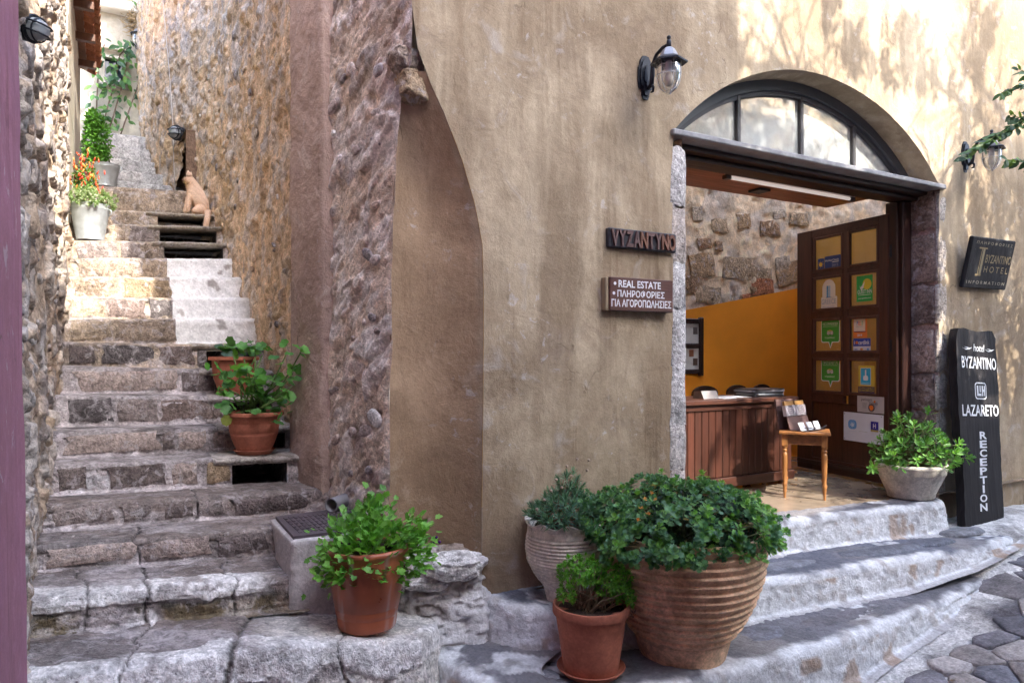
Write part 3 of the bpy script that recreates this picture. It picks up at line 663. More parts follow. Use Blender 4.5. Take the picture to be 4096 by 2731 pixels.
ob('upper_wall', V, [(0, 1, 2, 3, 4, 5)], m_plaster, bld)
ob('upper_wall', [(2.3, FY+.06, 4.1), (2.3, 11.6, 4.1), (2.3, 11.6, TOP), (2.3, FY, TOP)], [(0, 1, 2, 3)], m_plaster, bld)
# arch soffit
xs_ = np.linspace(2.85, 5.55, 90); dd = np.linspace(0, .30, 8); P = np.zeros((90, 8, 3))
for j, d in enumerate(dd):
    ed = .02*max(0, 1-d/.03)**2
    P[:, j] = np.stack([xs_, fy(xs_, arch(xs_))+d, arch(xs_)+(0 if j else .0)], -1)
P[:, 1:, 2] -= .004 + .005*np.abs(fbm(P[:, 1:], 8., 3, 70))
grid('arch_soffit', P, m_plaster, bld)
# chamfered corner
zc = np.linspace(.68, 3.02, 170); tc = np.linspace(0, 1, 50); Zg, Tg = np.meshgrid(zc, tc, indexing='ij')
e2t = np.interp(Zg, [.6, 2.4, 2.75, 2.95, 3.05], [.818, .862, .885, .93, .985]); ax_ = 1.0+.235*e2t; ay_ = 4.33-1.2*e2t; bx_ = e1(Zg)
XX = ax_*(1-Tg)+bx_*Tg; YY = ay_*(1-Tg)+(fy(bx_, Zg)+.004)*Tg + .075*np.sin(np.pi*Tg)*sstep(3.02, 2.5, Zg)
Q = np.stack([XX, YY, Zg], -1); YY = YY + .012*fbm(Q, 3., 4, 77)*(1-Tg)
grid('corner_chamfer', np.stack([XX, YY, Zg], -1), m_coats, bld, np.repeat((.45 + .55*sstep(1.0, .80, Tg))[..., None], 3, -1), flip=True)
# rough flank towards the facade
PALW = [(.493, .404, .374), (.404, .367, .374), (.747, .688, .673), (.538, .404, .329), (.628, .538, .493), (.800, .777, .747), (.359, .322, .322), (.568, .448, .389)]
zr_ = np.linspace(.4, 4.3, 390); tr_ = np.linspace(.2, 1., 118); Zg, Tg = np.meshgrid(zr_, tr_, indexing='ij')
lim = np.interp(Zg, [.4, .6, 2.4, 2.75, 2.95, 3.05, 4.3], [.84, .825, .868, .892, .94, 1.0, 1.0]) + .022*fbm(np.stack([Zg*0, Zg, Zg*0], -1), 4., 4, 88)
Tg = .2 + (Tg-.2)/.8*(lim-.2)
hR, cR = rubble(-Tg*1.22 + .35*Zg, Zg - .35*Tg, 3, 5.5, PALW, (.68, .56, .455), .021, .38, .75, (.82, .76, .71), .8)
hR = hR*sstep(1.0, .965, Tg/lim)
X_ = 1.0 + .235*Tg - .98*hR; Y_ = 4.33 - 1.2*Tg - .19*hR
flank = grid('rubble_flank', np.stack([X_, Y_, Zg], -1), m_rubble, bld, cR, flip=True)
V = [(1.0, 4.33, 4.29), (1.226, FY, 4.29), (1.22, FY, TOP), (1.0, 4.33, TOP)]
ob('upper_wall', V, [(0, 1, 2, 3)], m_rubble, bld, [(.36, .28, .22)]*4)
rs = random.Random(21); spots = []
for _ in range(34):
    t_, z_ = rs.uniform(.36, .76), rs.uniform(.6, 3.7); 
    if z_ > 3.0: t_ = rs.uniform(.36, .88)
    spots.append(((1.0+.235*t_ - .012, 4.33-1.2*t_, z_), (-.98, -.19, 0), rs.choice([.5, .6, .8, 1.0, 1.3])))
embed(flank, spots, None, .050, PALW, rs)
# the bracket stone over the chamfer
place('corner_stone', boulder(901), m_stone, bld, (.40, .30, .20), TRS((1.305, 3.235, 2.955), .45, (.12, .08, .085)))
place('corner_stone', boulder(902), m_stone, bld, (.40, .32, .26), TRS((1.245, 3.225, 3.085), .25, (.085, .08, .075)))
# plastered pilaster strip
zs_ = np.linspace(.80, TOP, 330); prof = [(-.03, -.05), (-.03, .045), (-.015, .055), (.02, .058)] + [(t, .058) for t in np.linspace(.06, .28, 14)] + [(.315, .054), (.33, .042), (.33, -.05)]
P = np.zeros((len(zs_), len(prof), 3))
for j, (t, o) in enumerate(prof): P[:, j] = np.stack([np.full(len(zs_), 1.0+.235*t-.98*o), np.full(len(zs_), 4.33-1.2*t-.19*o), zs_], -1)
nz = .012*fbm(P, 3., 3, 91) + .007*fbm(P, 14., 4, 92); P[..., 0] -= nz; P[..., 1] += .014*fbm(P, 2.2, 3, 93)
grid('plaster_strip', P, m_strip, bld)
# alley side wall
AP = np.array([(1.02, 4.31), (1.0, 4.8), (1.0, 5.4), (.965, 6.57), (.93, 7.3), (.86, 7.8), (.73, 8.5), (.60, 9.4), (.52, 10.3), (.49, 11.6)])
d_ = np.r_[0, np.cumsum(np.hypot(*np.diff(AP, axis=0).T))]
su = np.arange(0, d_[-1], .0135); zu = np.arange(.9, 6.4, .0135)
Zg, Sg = np.meshgrid(zu, su, indexing='ij'); ax_ = np.interp(Sg, d_, AP[:, 0]); ay_ = np.interp(Sg, d_, AP[:, 1])
PALA = [(.439, .342, .244), (.342, .305, .287), (.610, .512, .403), (.512, .366, .220), (.415, .299, .207), (.671, .598, .512), (.305, .268, .256), (.549, .403, .244)]
hA, cA = rubble(Sg, Zg, 9, 7.5, PALA, (.68, .50, .33), .026, .42, .8)
lean = .035*np.clip(Zg-2.2, 0, 9)*sstep(7.5, 10., ay_)
GA = np.stack([ax_ - hA - lean, ay_, Zg], -1)
nich = (ay_ > 8.18 + .16*np.clip((Zg-3.42)/.5, 0, 1)) & (ay_ < 8.86 - .42*np.clip((Zg-3.42)/.52, 0, 1)) & (Zg > 3.3) & (Zg < 3.94)
Fa = gridfaces(*Zg.shape)[:, ::-1]; Fa = Fa[~nich.reshape(-1)[Fa].any(1)]
grid_al = ob('alley_wall', GA.reshape(-1, 3), Fa, m_rubble, bld, cA.reshape(-1, 3))
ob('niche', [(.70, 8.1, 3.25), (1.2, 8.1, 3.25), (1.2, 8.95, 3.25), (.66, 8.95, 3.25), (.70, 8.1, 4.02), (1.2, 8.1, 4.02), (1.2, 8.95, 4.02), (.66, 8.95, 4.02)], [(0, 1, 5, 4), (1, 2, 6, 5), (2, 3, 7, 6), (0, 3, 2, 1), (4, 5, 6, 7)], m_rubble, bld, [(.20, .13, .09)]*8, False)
for a, b in zip(AP[:-1], AP[1:]):
    ob('upper_wall', [(a[0], a[1], 6.38), (b[0], b[1], 6.38), (b[0], b[1], TOP), (a[0], a[1], TOP)], [(0, 1, 2, 3)], m_rubble, bld, [(.38, .29, .2)]*4)
rs = random.Random(33); spots = []
for _ in range(70):
    s_ = rs.uniform(.15, 4.6); z_ = rs.uniform(1.2, 4.9); y_ = float(np.interp(s_, d_, AP[:, 1])); x_ = float(np.interp(s_, d_, AP[:, 0]))
    if z_ < 1.2 + .58*(y_-4.3): continue
    spots.append(((x_-.02, y_, z_), (-1, -.03, 0), rs.choice([.5, .6, .8, 1., 1.35])))
embed(grid_al, spots, None, .040, PALA, rs)
# roof deck
ob('roof_deck', [(1.22, FY, TOP), (2.3, FY, TOP), (2.3, 11.6, TOP), (.5, 11.6, TOP), (.86, 7.8, TOP), (1.0, 4.8, TOP)], [(0, 1, 2, 3, 4, 5)], m_plaster, bld)
ob('roof_deck', [(2.3, 5.2, 4.2), (9.5, 5.2, 4.2), (9.5, 11.6, 4.2), (2.3, 11.6, 4.2)], [(0, 1, 2, 3)], m_cream, bld)
# foundation rocks under the chamfer
fc = resample([(1.10, 3.62), (1.15, 3.42), (1.23, 3.25), (1.36, 3.15), (1.50, 3.10), (1.60, 3.09), (1.66, 3.16)], .010); ft = np.gradient(fc, axis=0); ft /= np.linalg.norm(ft, axis=1)[:, None]; fn = np.stack([ft[:, 1], -ft[:, 0]], -1)
zf = np.linspace(.18, .74, 62); P = np.zeros((len(fc), len(zf), 3)); P[..., :2] = fc[:, None, :]; P[..., 2] = zf[None, :]
An = np.array([1, 1, 2.4]); rg = 1 - np.minimum(1, np.abs(fbm(P*An + .1*fbm(P, 6., 3, 142)[..., None], 3.2, 4, 143))*4.5); rg2 = 1 - np.minimum(1, np.abs(fbm(P*An, 9., 4, 148))*4)
off = .045*fbm(P*An, 2.6, 3, 144) - .035*rg**2 - .014*rg2**2 + .016*fbm(P, 18., 4, 145) + .006*fbm(P, 45., 3, 149) + .10*sstep(.55, .2, P[..., 2]) - .10*sstep(.66, .74, P[..., 2])
P[..., :2] += fn[:, None, :]*off[..., None]
C = mixc(np.broadcast_to(np.array((.68, .665, .67)), P.shape).copy()*(1+.15*fbm(P, 9., 3, 147))[..., None], (.30, .245, .21), np.clip(.55*rg**3 + sstep(.08, .3, fbm(P, 6., 4, 146))*.5 + .8*sstep(.68, .74, P[..., 2]), 0, 1))
grid('foundation', P, m_white, bld, C)
for k_, (x, y, z, a, b, c_, cc) in enumerate(((1.46, 3.13, .655, .15, .07, .06, (.70, .68, .66)), (1.34, 3.19, .575, .10, .05, .03, (.66, .63, .61)), (1.22, 3.24, .64, .06, .06, .08, (.48, .41, .37)))):
    place('foundation_stone', boulder(930+k_, 5), m_stone, bld, cc, TRS((x, y, z), -.35, (a, b, c_), .1, .05*k_))
# ---- doorway: jambs, lintel, fanlight, frame
rs = random.Random(8); z = .45; jb = []
while z < 2.93:
    h = min(rs.uniform(.24, .42), 2.945-z)
    if h < .08: break
    cc = rs.choice([(.46, .40, .36), (.53, .49, .46), (.42, .36, .31), (.55, .53, .52)])
    place('jamb_block', BLOCKS[rs.randrange(10)], None, bld, cc, Matrix.Translation((2.894, FY+.008, z+h/2)) @ Matrix.Diagonal((.118, .022, h*1.02, 1)))
    z += h
ob('jamb_return', [(2.935, FY+.01, .4), (2.935, FY+.42, .4), (2.935, FY+.42, 2.97), (2.935, FY+.01, 2.97)], [(0, 1, 2, 3)], m_rubble, bld, [(.42, .36, .31)]*4)
z = .60
while z < 2.93:
    h = min(rs.uniform(.26, .44), 2.955-z)
    if h < .08: break
    k = rs.random(); cc = rs.choice([(.24, .18, .155), (.30, .225, .19), (.42, .31, .27), (.36, .27, .235)])
    place('jamb_block', BLOCKS[rs.randrange(10)], None, bld, cc, Matrix.Translation((5.545, FY+.145, z+h/2)) @ Matrix.Rotation(-math.pi/2, 4, 'Z') @ Matrix.Diagonal((.235, .020, h*.93, 1)))
    place('jamb_block', BLOCKS[rs.randrange(10)], None, bld, rs.choice([(.50, .45, .40), (.44, .38, .33)]), Matrix.Translation((5.60, FY+.004, z+h/2)) @ Matrix.Diagonal((rs.uniform(.07, .12), .016, h*.9, 1)))
    z += h
Yj, Zj = np.meshgrid(np.linspace(0, .40, 24), np.linspace(.35, 3.0, 130), indexing='ij'); Xj = np.full_like(Yj, 5.556)
Pj = np.stack([Xj, FY-.004+Yj, Zj], -1); Pj[..., 0] -= .010*fbm(Pj, 7., 4, 95)
grid('jamb_mortar', Pj, m_rubble, bld, np.broadcast_to(np.array((.43, .31, .275)), Pj.shape)*(1+.25*fbm(Pj, 6., 4, 96))[..., None])
WD = (.062, .021, .013); WD2 = (.032, .012, .009); GREY = (.20, .205, .225)
mb = MB(); mb.box((2.83, FY-.035, 2.950), (5.60, FY+.24, 2.985), bev=.006); mb.build('lintel_ledge', simple('grey_painted_ledge', (.26, .255, .265), .55, 0, .5, 40., .35, 14., 'pos'), bld)
mb = MB(); mb.box((2.94, FY+.08, 2.918), (5.55, FY+.32, 2.949), bev=.008); mb.box((2.94, FY+.15, 2.888), (5.55, FY+.31, 2.917), bev=.008); mb.build('door_head', m_woodx, bld, color=WD2)
mb = MB(); mb.box((5.425, FY+.20, .60), (5.54, FY+.33, 2.886), bev=.008); mb.box((5.395, FY+.235, .60), (5.424, FY+.33, 2.884), bev=.005); mb.build('door_post', m_wood, bld, color=WD2)
mb = MB(); mb.box((2.937, FY+.24, .60), (2.97, FY+.34, 2.886), bev=.006); mb.build('door_post', m_wood, bld, color=WD2)
fan = thing('fanlight', None, None, (4.2, FY+.21, 2.99)); fan.parent = bld; fan.matrix_parent_inverse = WORLD[bld.name].inverted()
def arc_band(r_in, r_out, y0, y1, n=60, cz=2.975-1.2503, zmin=2.985):
    V = []; F = []; lo = []
    for rr in (r_in, r_out):
        x = math.sqrt(max(0, rr*rr-(zmin-cz)**2)); a = math.atan2(zmin-cz, x); lo.append(a)
    for k in range(n+1):
        for q, rr in enumerate((r_in, r_out)):
            a = lo[q] + (math.pi-2*lo[q])*k/n
            for y in (y0, y1): V.append((4.2+rr*math.cos(a), y, cz+rr*math.sin(a)))
    for k in range(n):
        b = k*4; c = b+4
        F += [(b, c, c+2, b+2), (b+1, b+3, c+3, c+1), (b, b+1, c+1, c), (b+2, c+2, c+3, b+3)]
    F += [(0, 2, 3, 1), (4*n, 4*n+1, 4*n+3, 4*n+2)]
    return V, F
V, F = arc_band(1.765, 1.836, FY+.17, FY+.25); ob('fanlight_frame', V, F, m_paint, fan, None, False, (.075, .082, .095))
V, F = arc_band(1.735, 1.768, FY+.19, FY+.235); ob('fanlight_frame', V, F, m_paint, fan, None, False, (.05, .05, .058))
mb = MB(); mb.box((3.0, FY+.17, 2.987), (5.40, FY+.25, 3.035), bev=.006); mb.build('fanlight_frame', m_paint, fan, color=(.07, .065, .068))
BX = [3.02, 3.60, 4.22, 4.80, 5.38]
for x in BX[1:-1]:
    mb = MB(); mb.box((x-.016, FY+.185, 3.03), (x+.016, FY+.24, float(arch(x))-.085), bev=.004); mb.build('glazing_bar', m_paint, fan, color=(.055, .052, .055))
for a, b in zip(BX[:-1], BX[1:]):
    xx = np.linspace(a+.012, b-.012, 14); zt_ = 2.975-1.2503+np.sqrt(1.75**2-(xx-4.2)**2)
    V = [(x, FY+.212, 3.03) for x in xx] + [(x, FY+.212, max(3.031, z)) for x, z in zip(xx, zt_)]; n = len(xx)
    ob('pane', V, [(i, i+1, n+i+1, n+i) for i in range(n-1)], m_fan, fan, None, False)
# ---- open door leaf
HX, HY = 5.385, 3.43; EX, EY = 5.55, 4.42
du = Vector((EX-HX, EY-HY, 0)); DL = du.length
DM = frame((EX, EY, 0), -du, (0, 0, 1))     # local x runs from the free edge to the hinge
door = thing('door', None, None, (HX, HY, .63)); door.parent = bld; door.matrix_parent_inverse = WORLD[bld.name].inverted()
door['label'] = 'open dark wooden door leaf with stickers on its eight panes'
zb0, zt0 = .645, 2.80
XL = [.0, .185, .215, .535, .605, .905, 1.004]
rows = [(2.425, 2.715), (2.075, 2.36), (1.70, 1.99), (1.35, 1.64)]
cols_ = [(.215, .535), (.605, .905)]
def dbox(name, a, b, z0, z1, y0=-.045, y1=0.0, bev=.004, c=WD, mat=None):
    mb = MB(); mb.box((a, y0, z0), (b, y1, z1), bev=bev, M=DM); return mb.build(name, mat or m_wood, door, color=c)
dbox('stile', 0, .185, zb0, zt0); dbox('stile', .915, DL, zb0, zt0); dbox('stile', .545, .598, 1.33, 2.735)
dbox('rail', .186, .914, 2.725, zt0, mat=m_woodx)
for z0, z1 in ((2.368, 2.417), (1.998, 2.067), (1.648, 1.692), (1.26, 1.342)):
    dbox('rail', .186, .544, z0, z1, mat=m_woodx); dbox('rail', .599, .914, z0, z1, mat=m_woodx)
dbox('rail', .186, .914, zb0, .76, mat=m_woodx)
dbox('panel', .187, .913, .7605, 1.2595, -.030, -.012, .002, (.060, .021, .013))
dbox('moulding', .02, 1.0, .70, .735, 0.001, .022, .004, WD2, m_woodx)
for (z0, z1) in rows:
    for (a, b) in cols_:
        mb = MB()
        for (p, q, r, s) in ((a-.012, a+.014, z0-.01, z1+.01), (b-.014, b+.012, z0-.01, z1+.01)): mb.box((p, -.012, r), (q, .006, s), bev=.004, M=DM)
        for (p, q, r, s) in ((a+.015, b-.015, z0-.01, z0+.014), (a+.015, b-.015, z1-.014, z1+.01)): mb.box((p, -.012, r), (q, .006, s), bev=.004, M=DM)
        mb.build('glazing_bead', m_wood, door, color=(.085, .034, .022))
        V = [DM @ Vector(v) for v in ((a, -.022, z0), (b, -.022, z0), (b, -.022, z1), (a, -.022, z1))]; ob('pane', V, [(0, 1, 2, 3)], m_glass, door)
for z in (1.0, 1.75, 2.5):
    mb = MB(); mb.lathe([(.009, z-.05), (.009, z+.05)], 10, M=Matrix.Translation((HX+.012, HY-.016, 0))); mb.build('hinge', m_black, door)

# ------------------------------------------------------------------ the room behind the door
def quad(name, V, mat, cols=None, label=None):
    o = ob(name, V, [(0, 1, 2, 3)], mat, None, cols); return tag(o, label, None, None, 'structure')
RX0, RX1, RY = 2.3, 8.4, 5.0; FZ = .625
quad('room_floor', [(RX0, FY-.06, FZ), (RX1, FY-.06, FZ), (RX1, RY+.02, FZ), (RX0, RY+.02, FZ)], m_floor, None, 'polished tiled floor inside the doorway')
Xg, Zg = np.meshgrid(np.linspace(RX0, RX1, 240), np.linspace(.6, 4.6, 170), indexing='ij')
h_, c_ = rubble(Xg, Zg, 14, 5.2, [(.50, .42, .33), (.52, .44, .34), (.55, .49, .41), (.50, .36, .25)], (.86, .67, .47), .012, .12)
bw = grid('room_wall', np.stack([Xg, RY - h_, Zg], -1), m_inner, None, c_); tag(bw, 'rough stone rear wall of the reception room', None, None, 'structure')
rs = random.Random(3); n_ = 0
IN = [(4.86, 3.02, .07, .07, 0), (5.15, 2.93, .11, .075, 1), (5.48, 3.0, .10, .08, 2), (5.86, 2.96, .15, .085, 3), (4.95, 2.74, .09, .06, 3), (5.14, 2.73, .05, .05, 3), (4.92, 2.52, .16, .13, 2), (5.42, 2.53, .24, .12, 1), (6.05, 2.62, .12, .08, 0), (5.75, 2.50, .13, .06, 1), (6.28, 2.60, .2, .08, 2), (5.0, 2.25, .18, .09, 1), (5.62, 2.33, .05, .045, 2), (5.75, 2.36, .17, .10, 4), (6.15, 2.50, .20, .09, 2), (5.35, 2.20, .08, .06, 0), (5.12, 2.14, .07, .06, 1), (6.3, 3.1, .15, .07, 1), (6.0, 3.12, .1, .05, 0), (4.78, 2.35, .1, .1, 3), (5.52, 2.24, .06, .05, 4)]
CI = [(.58, .48, .37), (.52, .39, .26), (.50, .34, .20), (.38, .24, .14), (.48, .20, .10)]
for i, (x, z, a, b, k) in enumerate(IN):
    place('stone', BLOCKS[i % 10], None, bw, CI[k], Matrix.Translation((x, RY-.014, z)) @ Matrix.Rotation(-.12 + .14*math.sin(i*3), 4, 'Y') @ Matrix.Diagonal((a*1.9, .007, b*1.8, 1)))
V = [(RX0, RY-.045, .62), (RX1, RY-.045, .62), (RX1, RY-.045, 2.75), (6.35, RY-.045, 2.39), (4.71, RY-.045, 2.10), (RX0, RY-.045, 1.72)]
tag(ob('painted_dado', V, [(0, 1, 2, 3, 4, 5)], m_orange), 'orange painted lower part of the reception room wall', None, None, 'structure')
quad('room_side_wall', [(RX1, FY+.06, .6), (RX1, RY, .6), (RX1, RY, 4.15), (RX1, FY+.06, 4.15)], m_yellow, None, 'yellow painted side wall of the reception room')
quad('room_side_wall', [(RX0, FY+.06, .6), (RX0, RY, .6), (RX0, RY, 4.15), (RX0, FY+.06, 4.15)], m_yellow, None, 'yellow painted far side wall of the reception room')
mb = MB(); mb.box((6.4, 4.0, FZ), (6.47, 4.95, 2.92)); tag(mb.build('partition', m_yellow), 'yellow painted partition behind the open door leaf', None, None, 'structure')
mb = MB(); mb.box((2.5, FY+.325, 2.965), (5.47, FY+.92, 2.984)); tag(mb.build('room_soffit', m_woodx, color=(.36, .11, .04)), 'red brown wooden soffit inside the doorway', None, None, 'structure')
mb = MB(); mb.box((RX0, FY+.06, 4.15), (RX1, FY+.50, 4.2)); tag(mb.build('ceiling', m_cream), 'pale ceiling strip before the roof opening added to light the room', None, None, 'structure')  # roof behind this strip left open, unseen, to let sky light in

# ------------------------------------------------------------------ left side of the alley
pink = thing('pink_house', 'pink painted wall of the house at the alley mouth', 'building', (-.4, 2.0, 0))
yy = np.r_[np.linspace(-6, 1.2, 20), np.linspace(1.25, 2.585, 70), 2.60, 2.606, 2.606]; zz_ = np.linspace(-.1, 6.5, 160)
Yg, Zg = np.meshgrid(yy, zz_, indexing='ij'); back = np.zeros(len(yy)); back[-2] = .02; back[-1] = .5
Xg = -.212 - .012*(Zg-.5) - back[:, None]
Q = np.stack([Xg, Yg, Zg], -1); Xg = Xg + .006*fbm(Q, 3., 3, 111); Yg = Yg + .008*fbm(Q, 2., 3, 112)
grid('wall', np.stack([Xg, Yg, Zg], -1), m_pink, pink)
mb = MB(); mb.box((-4, -6, -.1), (-.6, 2.58, 6.6)); mb.build('house_body', m_pink, pink)

lh = thing('rubble_house', 'rough rubble stone house on the left of the stairs', 'building', (-.5, 5, .5))
yu = np.arange(2.55, 6.40, .0125); zu = np.arange(.35, 5.3, .0125); Zg, Yg = np.meshgrid(zu, yu, indexing='ij')
PALL = [(.336, .291, .258), (.269, .246, .246), (.470, .414, .370), (.403, .302, .213), (.336, .246, .185), (.560, .504, .448), (.246, .213, .207)]
hL, cL = rubble(Yg, Zg, 27, 6.5, PALL, (.47, .365, .275), .034, .52, .9)
hL = hL*1.15
XL_ = -.275 + hL - .006*(Zg-1)
lw = grid('rubble_wall', np.stack([XL_, Yg, Zg], -1), m_rubble, lh, cL)
rs = random.Random(44); spots = []
for _ in range(90):
    y_, z_ = rs.uniform(2.75, 6.2), rs.uniform(.9, 4.6)
    if z_ < 1.0 + .58*(y_-3.9): continue
    spots.append(((-.262, y_, z_), (1, -.02, 0), rs.choice([.5, .6, .8, 1., 1.2])))
embed(lw, spots, None, .050, PALL, rs)
# dressed stone end of the house
for k in range(9):
    z0 = 2.0 + k*.36; 
    mb = MB(); mb.box((-.5, 6.36, z0), (-.305 - .01*(k % 2), 6.36+(.62 if k % 2 else .46), z0+.345), bev=.008)
    autosmooth(mb.build('quoin', m_stone, lh, color=random.choice([(.50, .44, .36), (.55, .49, .41), (.46, .40, .33)])))
    mb = MB(); mb.box((-.5, 6.36+(.63 if k % 2 else .47), z0), (-.29, 8.0, z0+.35)); mb.build('end_wall', m_cream, lh)
mb = MB(); mb.box((-.45, 8.0, 2.6), (-.30, 10.2, 5.2)); mb.build('side_wall', m_cream, lh)
ob('upper_wall', [(-.27, 2.55, 5.28), (-.27, 10.2, 5.28), (-3, 10.2, 6.4), (-3, 2.55, 6.4)], [(0, 1, 2, 3)], m_cream, lh)
roof = thing('roof', None, None, (-.4, 8.6, 5.2)); roof.parent = lh; roof.matrix_parent_inverse = WORLD[lh.name].inverted()
def tile_mesh():
    V = []; F = []; n = 8
    for (x, rr) in ((-.22, .085), (.22, .10)):
        for th in (0, .014):
            for k in range(n+1):
                a = math.pi*k/n; V.append((x, (rr-th)*math.cos(a), (rr-th)*math.sin(a)*.7))
    m = n+1
    for k in range(n): F += [(k, k+1, 2*m+k+1, 2*m+k), (m+k, 3*m+k, 3*m+k+1, m+k+1), (2*m+k, 2*m+k+1, 3*m+k+1, 3*m+k), (k, m+k, m+k+1, k+1)]
    return raw_mesh('tile', V, F, None, True, [m_roof])
TILE = tile_mesh()
for r in range(3):
    for k in range(17):
        y = 6.95 + k*.19; M = Matrix.Translation((-.30 - r*.36, y, 5.26 + r*.13)) @ Matrix.Rotation(.33, 4, 'Y')
        place('tile', TILE, None, roof, random.choice([(.42, .17, .085), (.36, .14, .075), (.48, .22, .12), (.33, .13, .08)]), M)
        M = Matrix.Translation((-.33 - r*.36, y+.095, 5.24 + r*.13)) @ Matrix.Rotation(.33, 4, 'Y') @ Matrix.Rotation(math.pi, 4, 'X')
        place('tile', TILE, None, roof, random.choice([(.40, .15, .075), (.35, .13, .07)]), M)
mb = MB(); mb.box((-.9, 6.9, -.02), (0.0, 10.1, 0.0), M=Matrix.Translation((-.22, 0, 5.15)) @ Matrix.Rotation(.33, 4, 'Y')); mb.build('eave_board', m_wood, roof, color=(.24, .085, .04))
for y in (7.1, 7.9, 8.7, 9.5):
    mb = MB(); mb.box((-.6, y, 4.98), (-.12, y+.07, 5.06), bev=.005); mb.build('rafter', m_wood, roof, color=(.16, .07, .04))

# ------------------------------------------------------------------ house closing the alley
fh = thing('far_house', 'cream plastered house with a small window at the top of the alley', 'building', (.2, 11.8, 4.5))
Xg, Zg = np.meshgrid(np.linspace(-2.5, 1.2, 80), np.linspace(3.4, 6.53, 80), indexing='ij')
Q = np.stack([Xg, 0*Xg+11.62, Zg], -1); Q[..., 1] += .03*fbm(Q, 2., 4, 121)
hole = (Xg > -.06) & (Xg < .2) & (Zg > 5.55) & (Zg < 5.89)
nu, nv = Xg.shape; F = gridfaces(nu, nv); hc = hole.reshape(-1)[F].any(1); ob('wall', Q.reshape(-1, 3), F[~hc], m_cream, fh)
mb = MB(); mb.box((-2.6, 11.42, 6.54), (.62, 12.4, 6.68), bev=.02); mb.build('roof_edge', simple('white_roof_edge', (.78, .76, .72), .8, 0, .3, 20., .1, 4., 'pos'), fh)
mb = MB(); mb.box((-2.6, 11.9, 6.69), (.62, 12.4, 7.5)); mb.build('parapet', m_cream, fh)
win = thing('window', None, None, (.07, 11.6, 5.5)); win.parent = fh; win.matrix_parent_inverse = WORLD[fh.name].inverted()
mb = MB()
for (a, b, c, d) in ((-.085, -.045, 5.52, 5.92), (.185, .225, 5.52, 5.92)): mb.box((a, 11.555, c), (b, 11.66, d), bev=.004)
mb.box((-.044, 11.557, 5.88), (.184, 11.655, 5.918), bev=.004); mb.build('window_frame', m_paint, win, color=(.50, .45, .38))
mb = MB(); mb.box((-.12, 11.52, 5.475), (.28, 11.66, 5.518), bev=.006); mb.build('sill', m_stone, win, color=(.45, .41, .37))
ob('pane', [(-.045, 11.645, 5.518), (.185, 11.645, 5.518), (.185, 11.645, 5.885), (-.045, 11.645, 5.885)], [(0, 1, 2, 3)], simple('dark_pane', (.03, .035, .05), .06), win)
mb = MB(); mb.box((-.4, 11.53, 6.0), (.25, 11.60, 6.04), bev=.005); mb.build('string_course', m_paint, fh, color=(.52, .46, .36))
mb = MB(); mb.box((-.004, -.012, 4.30), (.055, .03, 5.62), bev=.006, M=Matrix.Translation((.455, 10.55, 0)))
tag(mb.build('white_post', m_paint, None, color=(.72, .74, .77)), 'narrow white painted post at the end of the rough wall', 'post')

# ------------------------------------------------------------------ houses across the street (they shade the scene)
oh = thing('opposite_house', 'tall plastered house standing across the street', 'building', (1, -4, 0))
prof = [(-2.2, 0), (4.95, 0), (4.95, 9.6), (2.35, 9.3), (1.88, 8.85), (1.5, 8.3), (1.26, 7.65), (.6, 7.4), (-2.2, 7.0)]
V = [(x, -2.25, z) for x, z in prof] + [(x, -5.5, z) for x, z in prof]; n = len(prof)
ob('wall', V, [tuple(range(n)), tuple(range(2*n-1, n-1, -1))] + [(i, n+i, n+(i+1) % n, (i+1) % n) for i in range(n)], m_cream, oh)
oh2 = thing('lower_house', 'lower plastered house standing across the street', 'building', (8, -4, 0))
prof = [(4.95, 0), (14, 0), (14, 5.95), (6.95, 5.9), (6.7, 5.46), (4.95, 5.44)]
V = [(x, -2.25, z) for x, z in prof] + [(x, -6.5, z) for x, z in prof]; n = len(prof)
ob('wall', V, [tuple(range(n)), tuple(range(2*n-1, n-1, -1))] + [(i, n+i, n+(i+1) % n, (i+1) % n) for i in range(n)], m_cream, oh2)

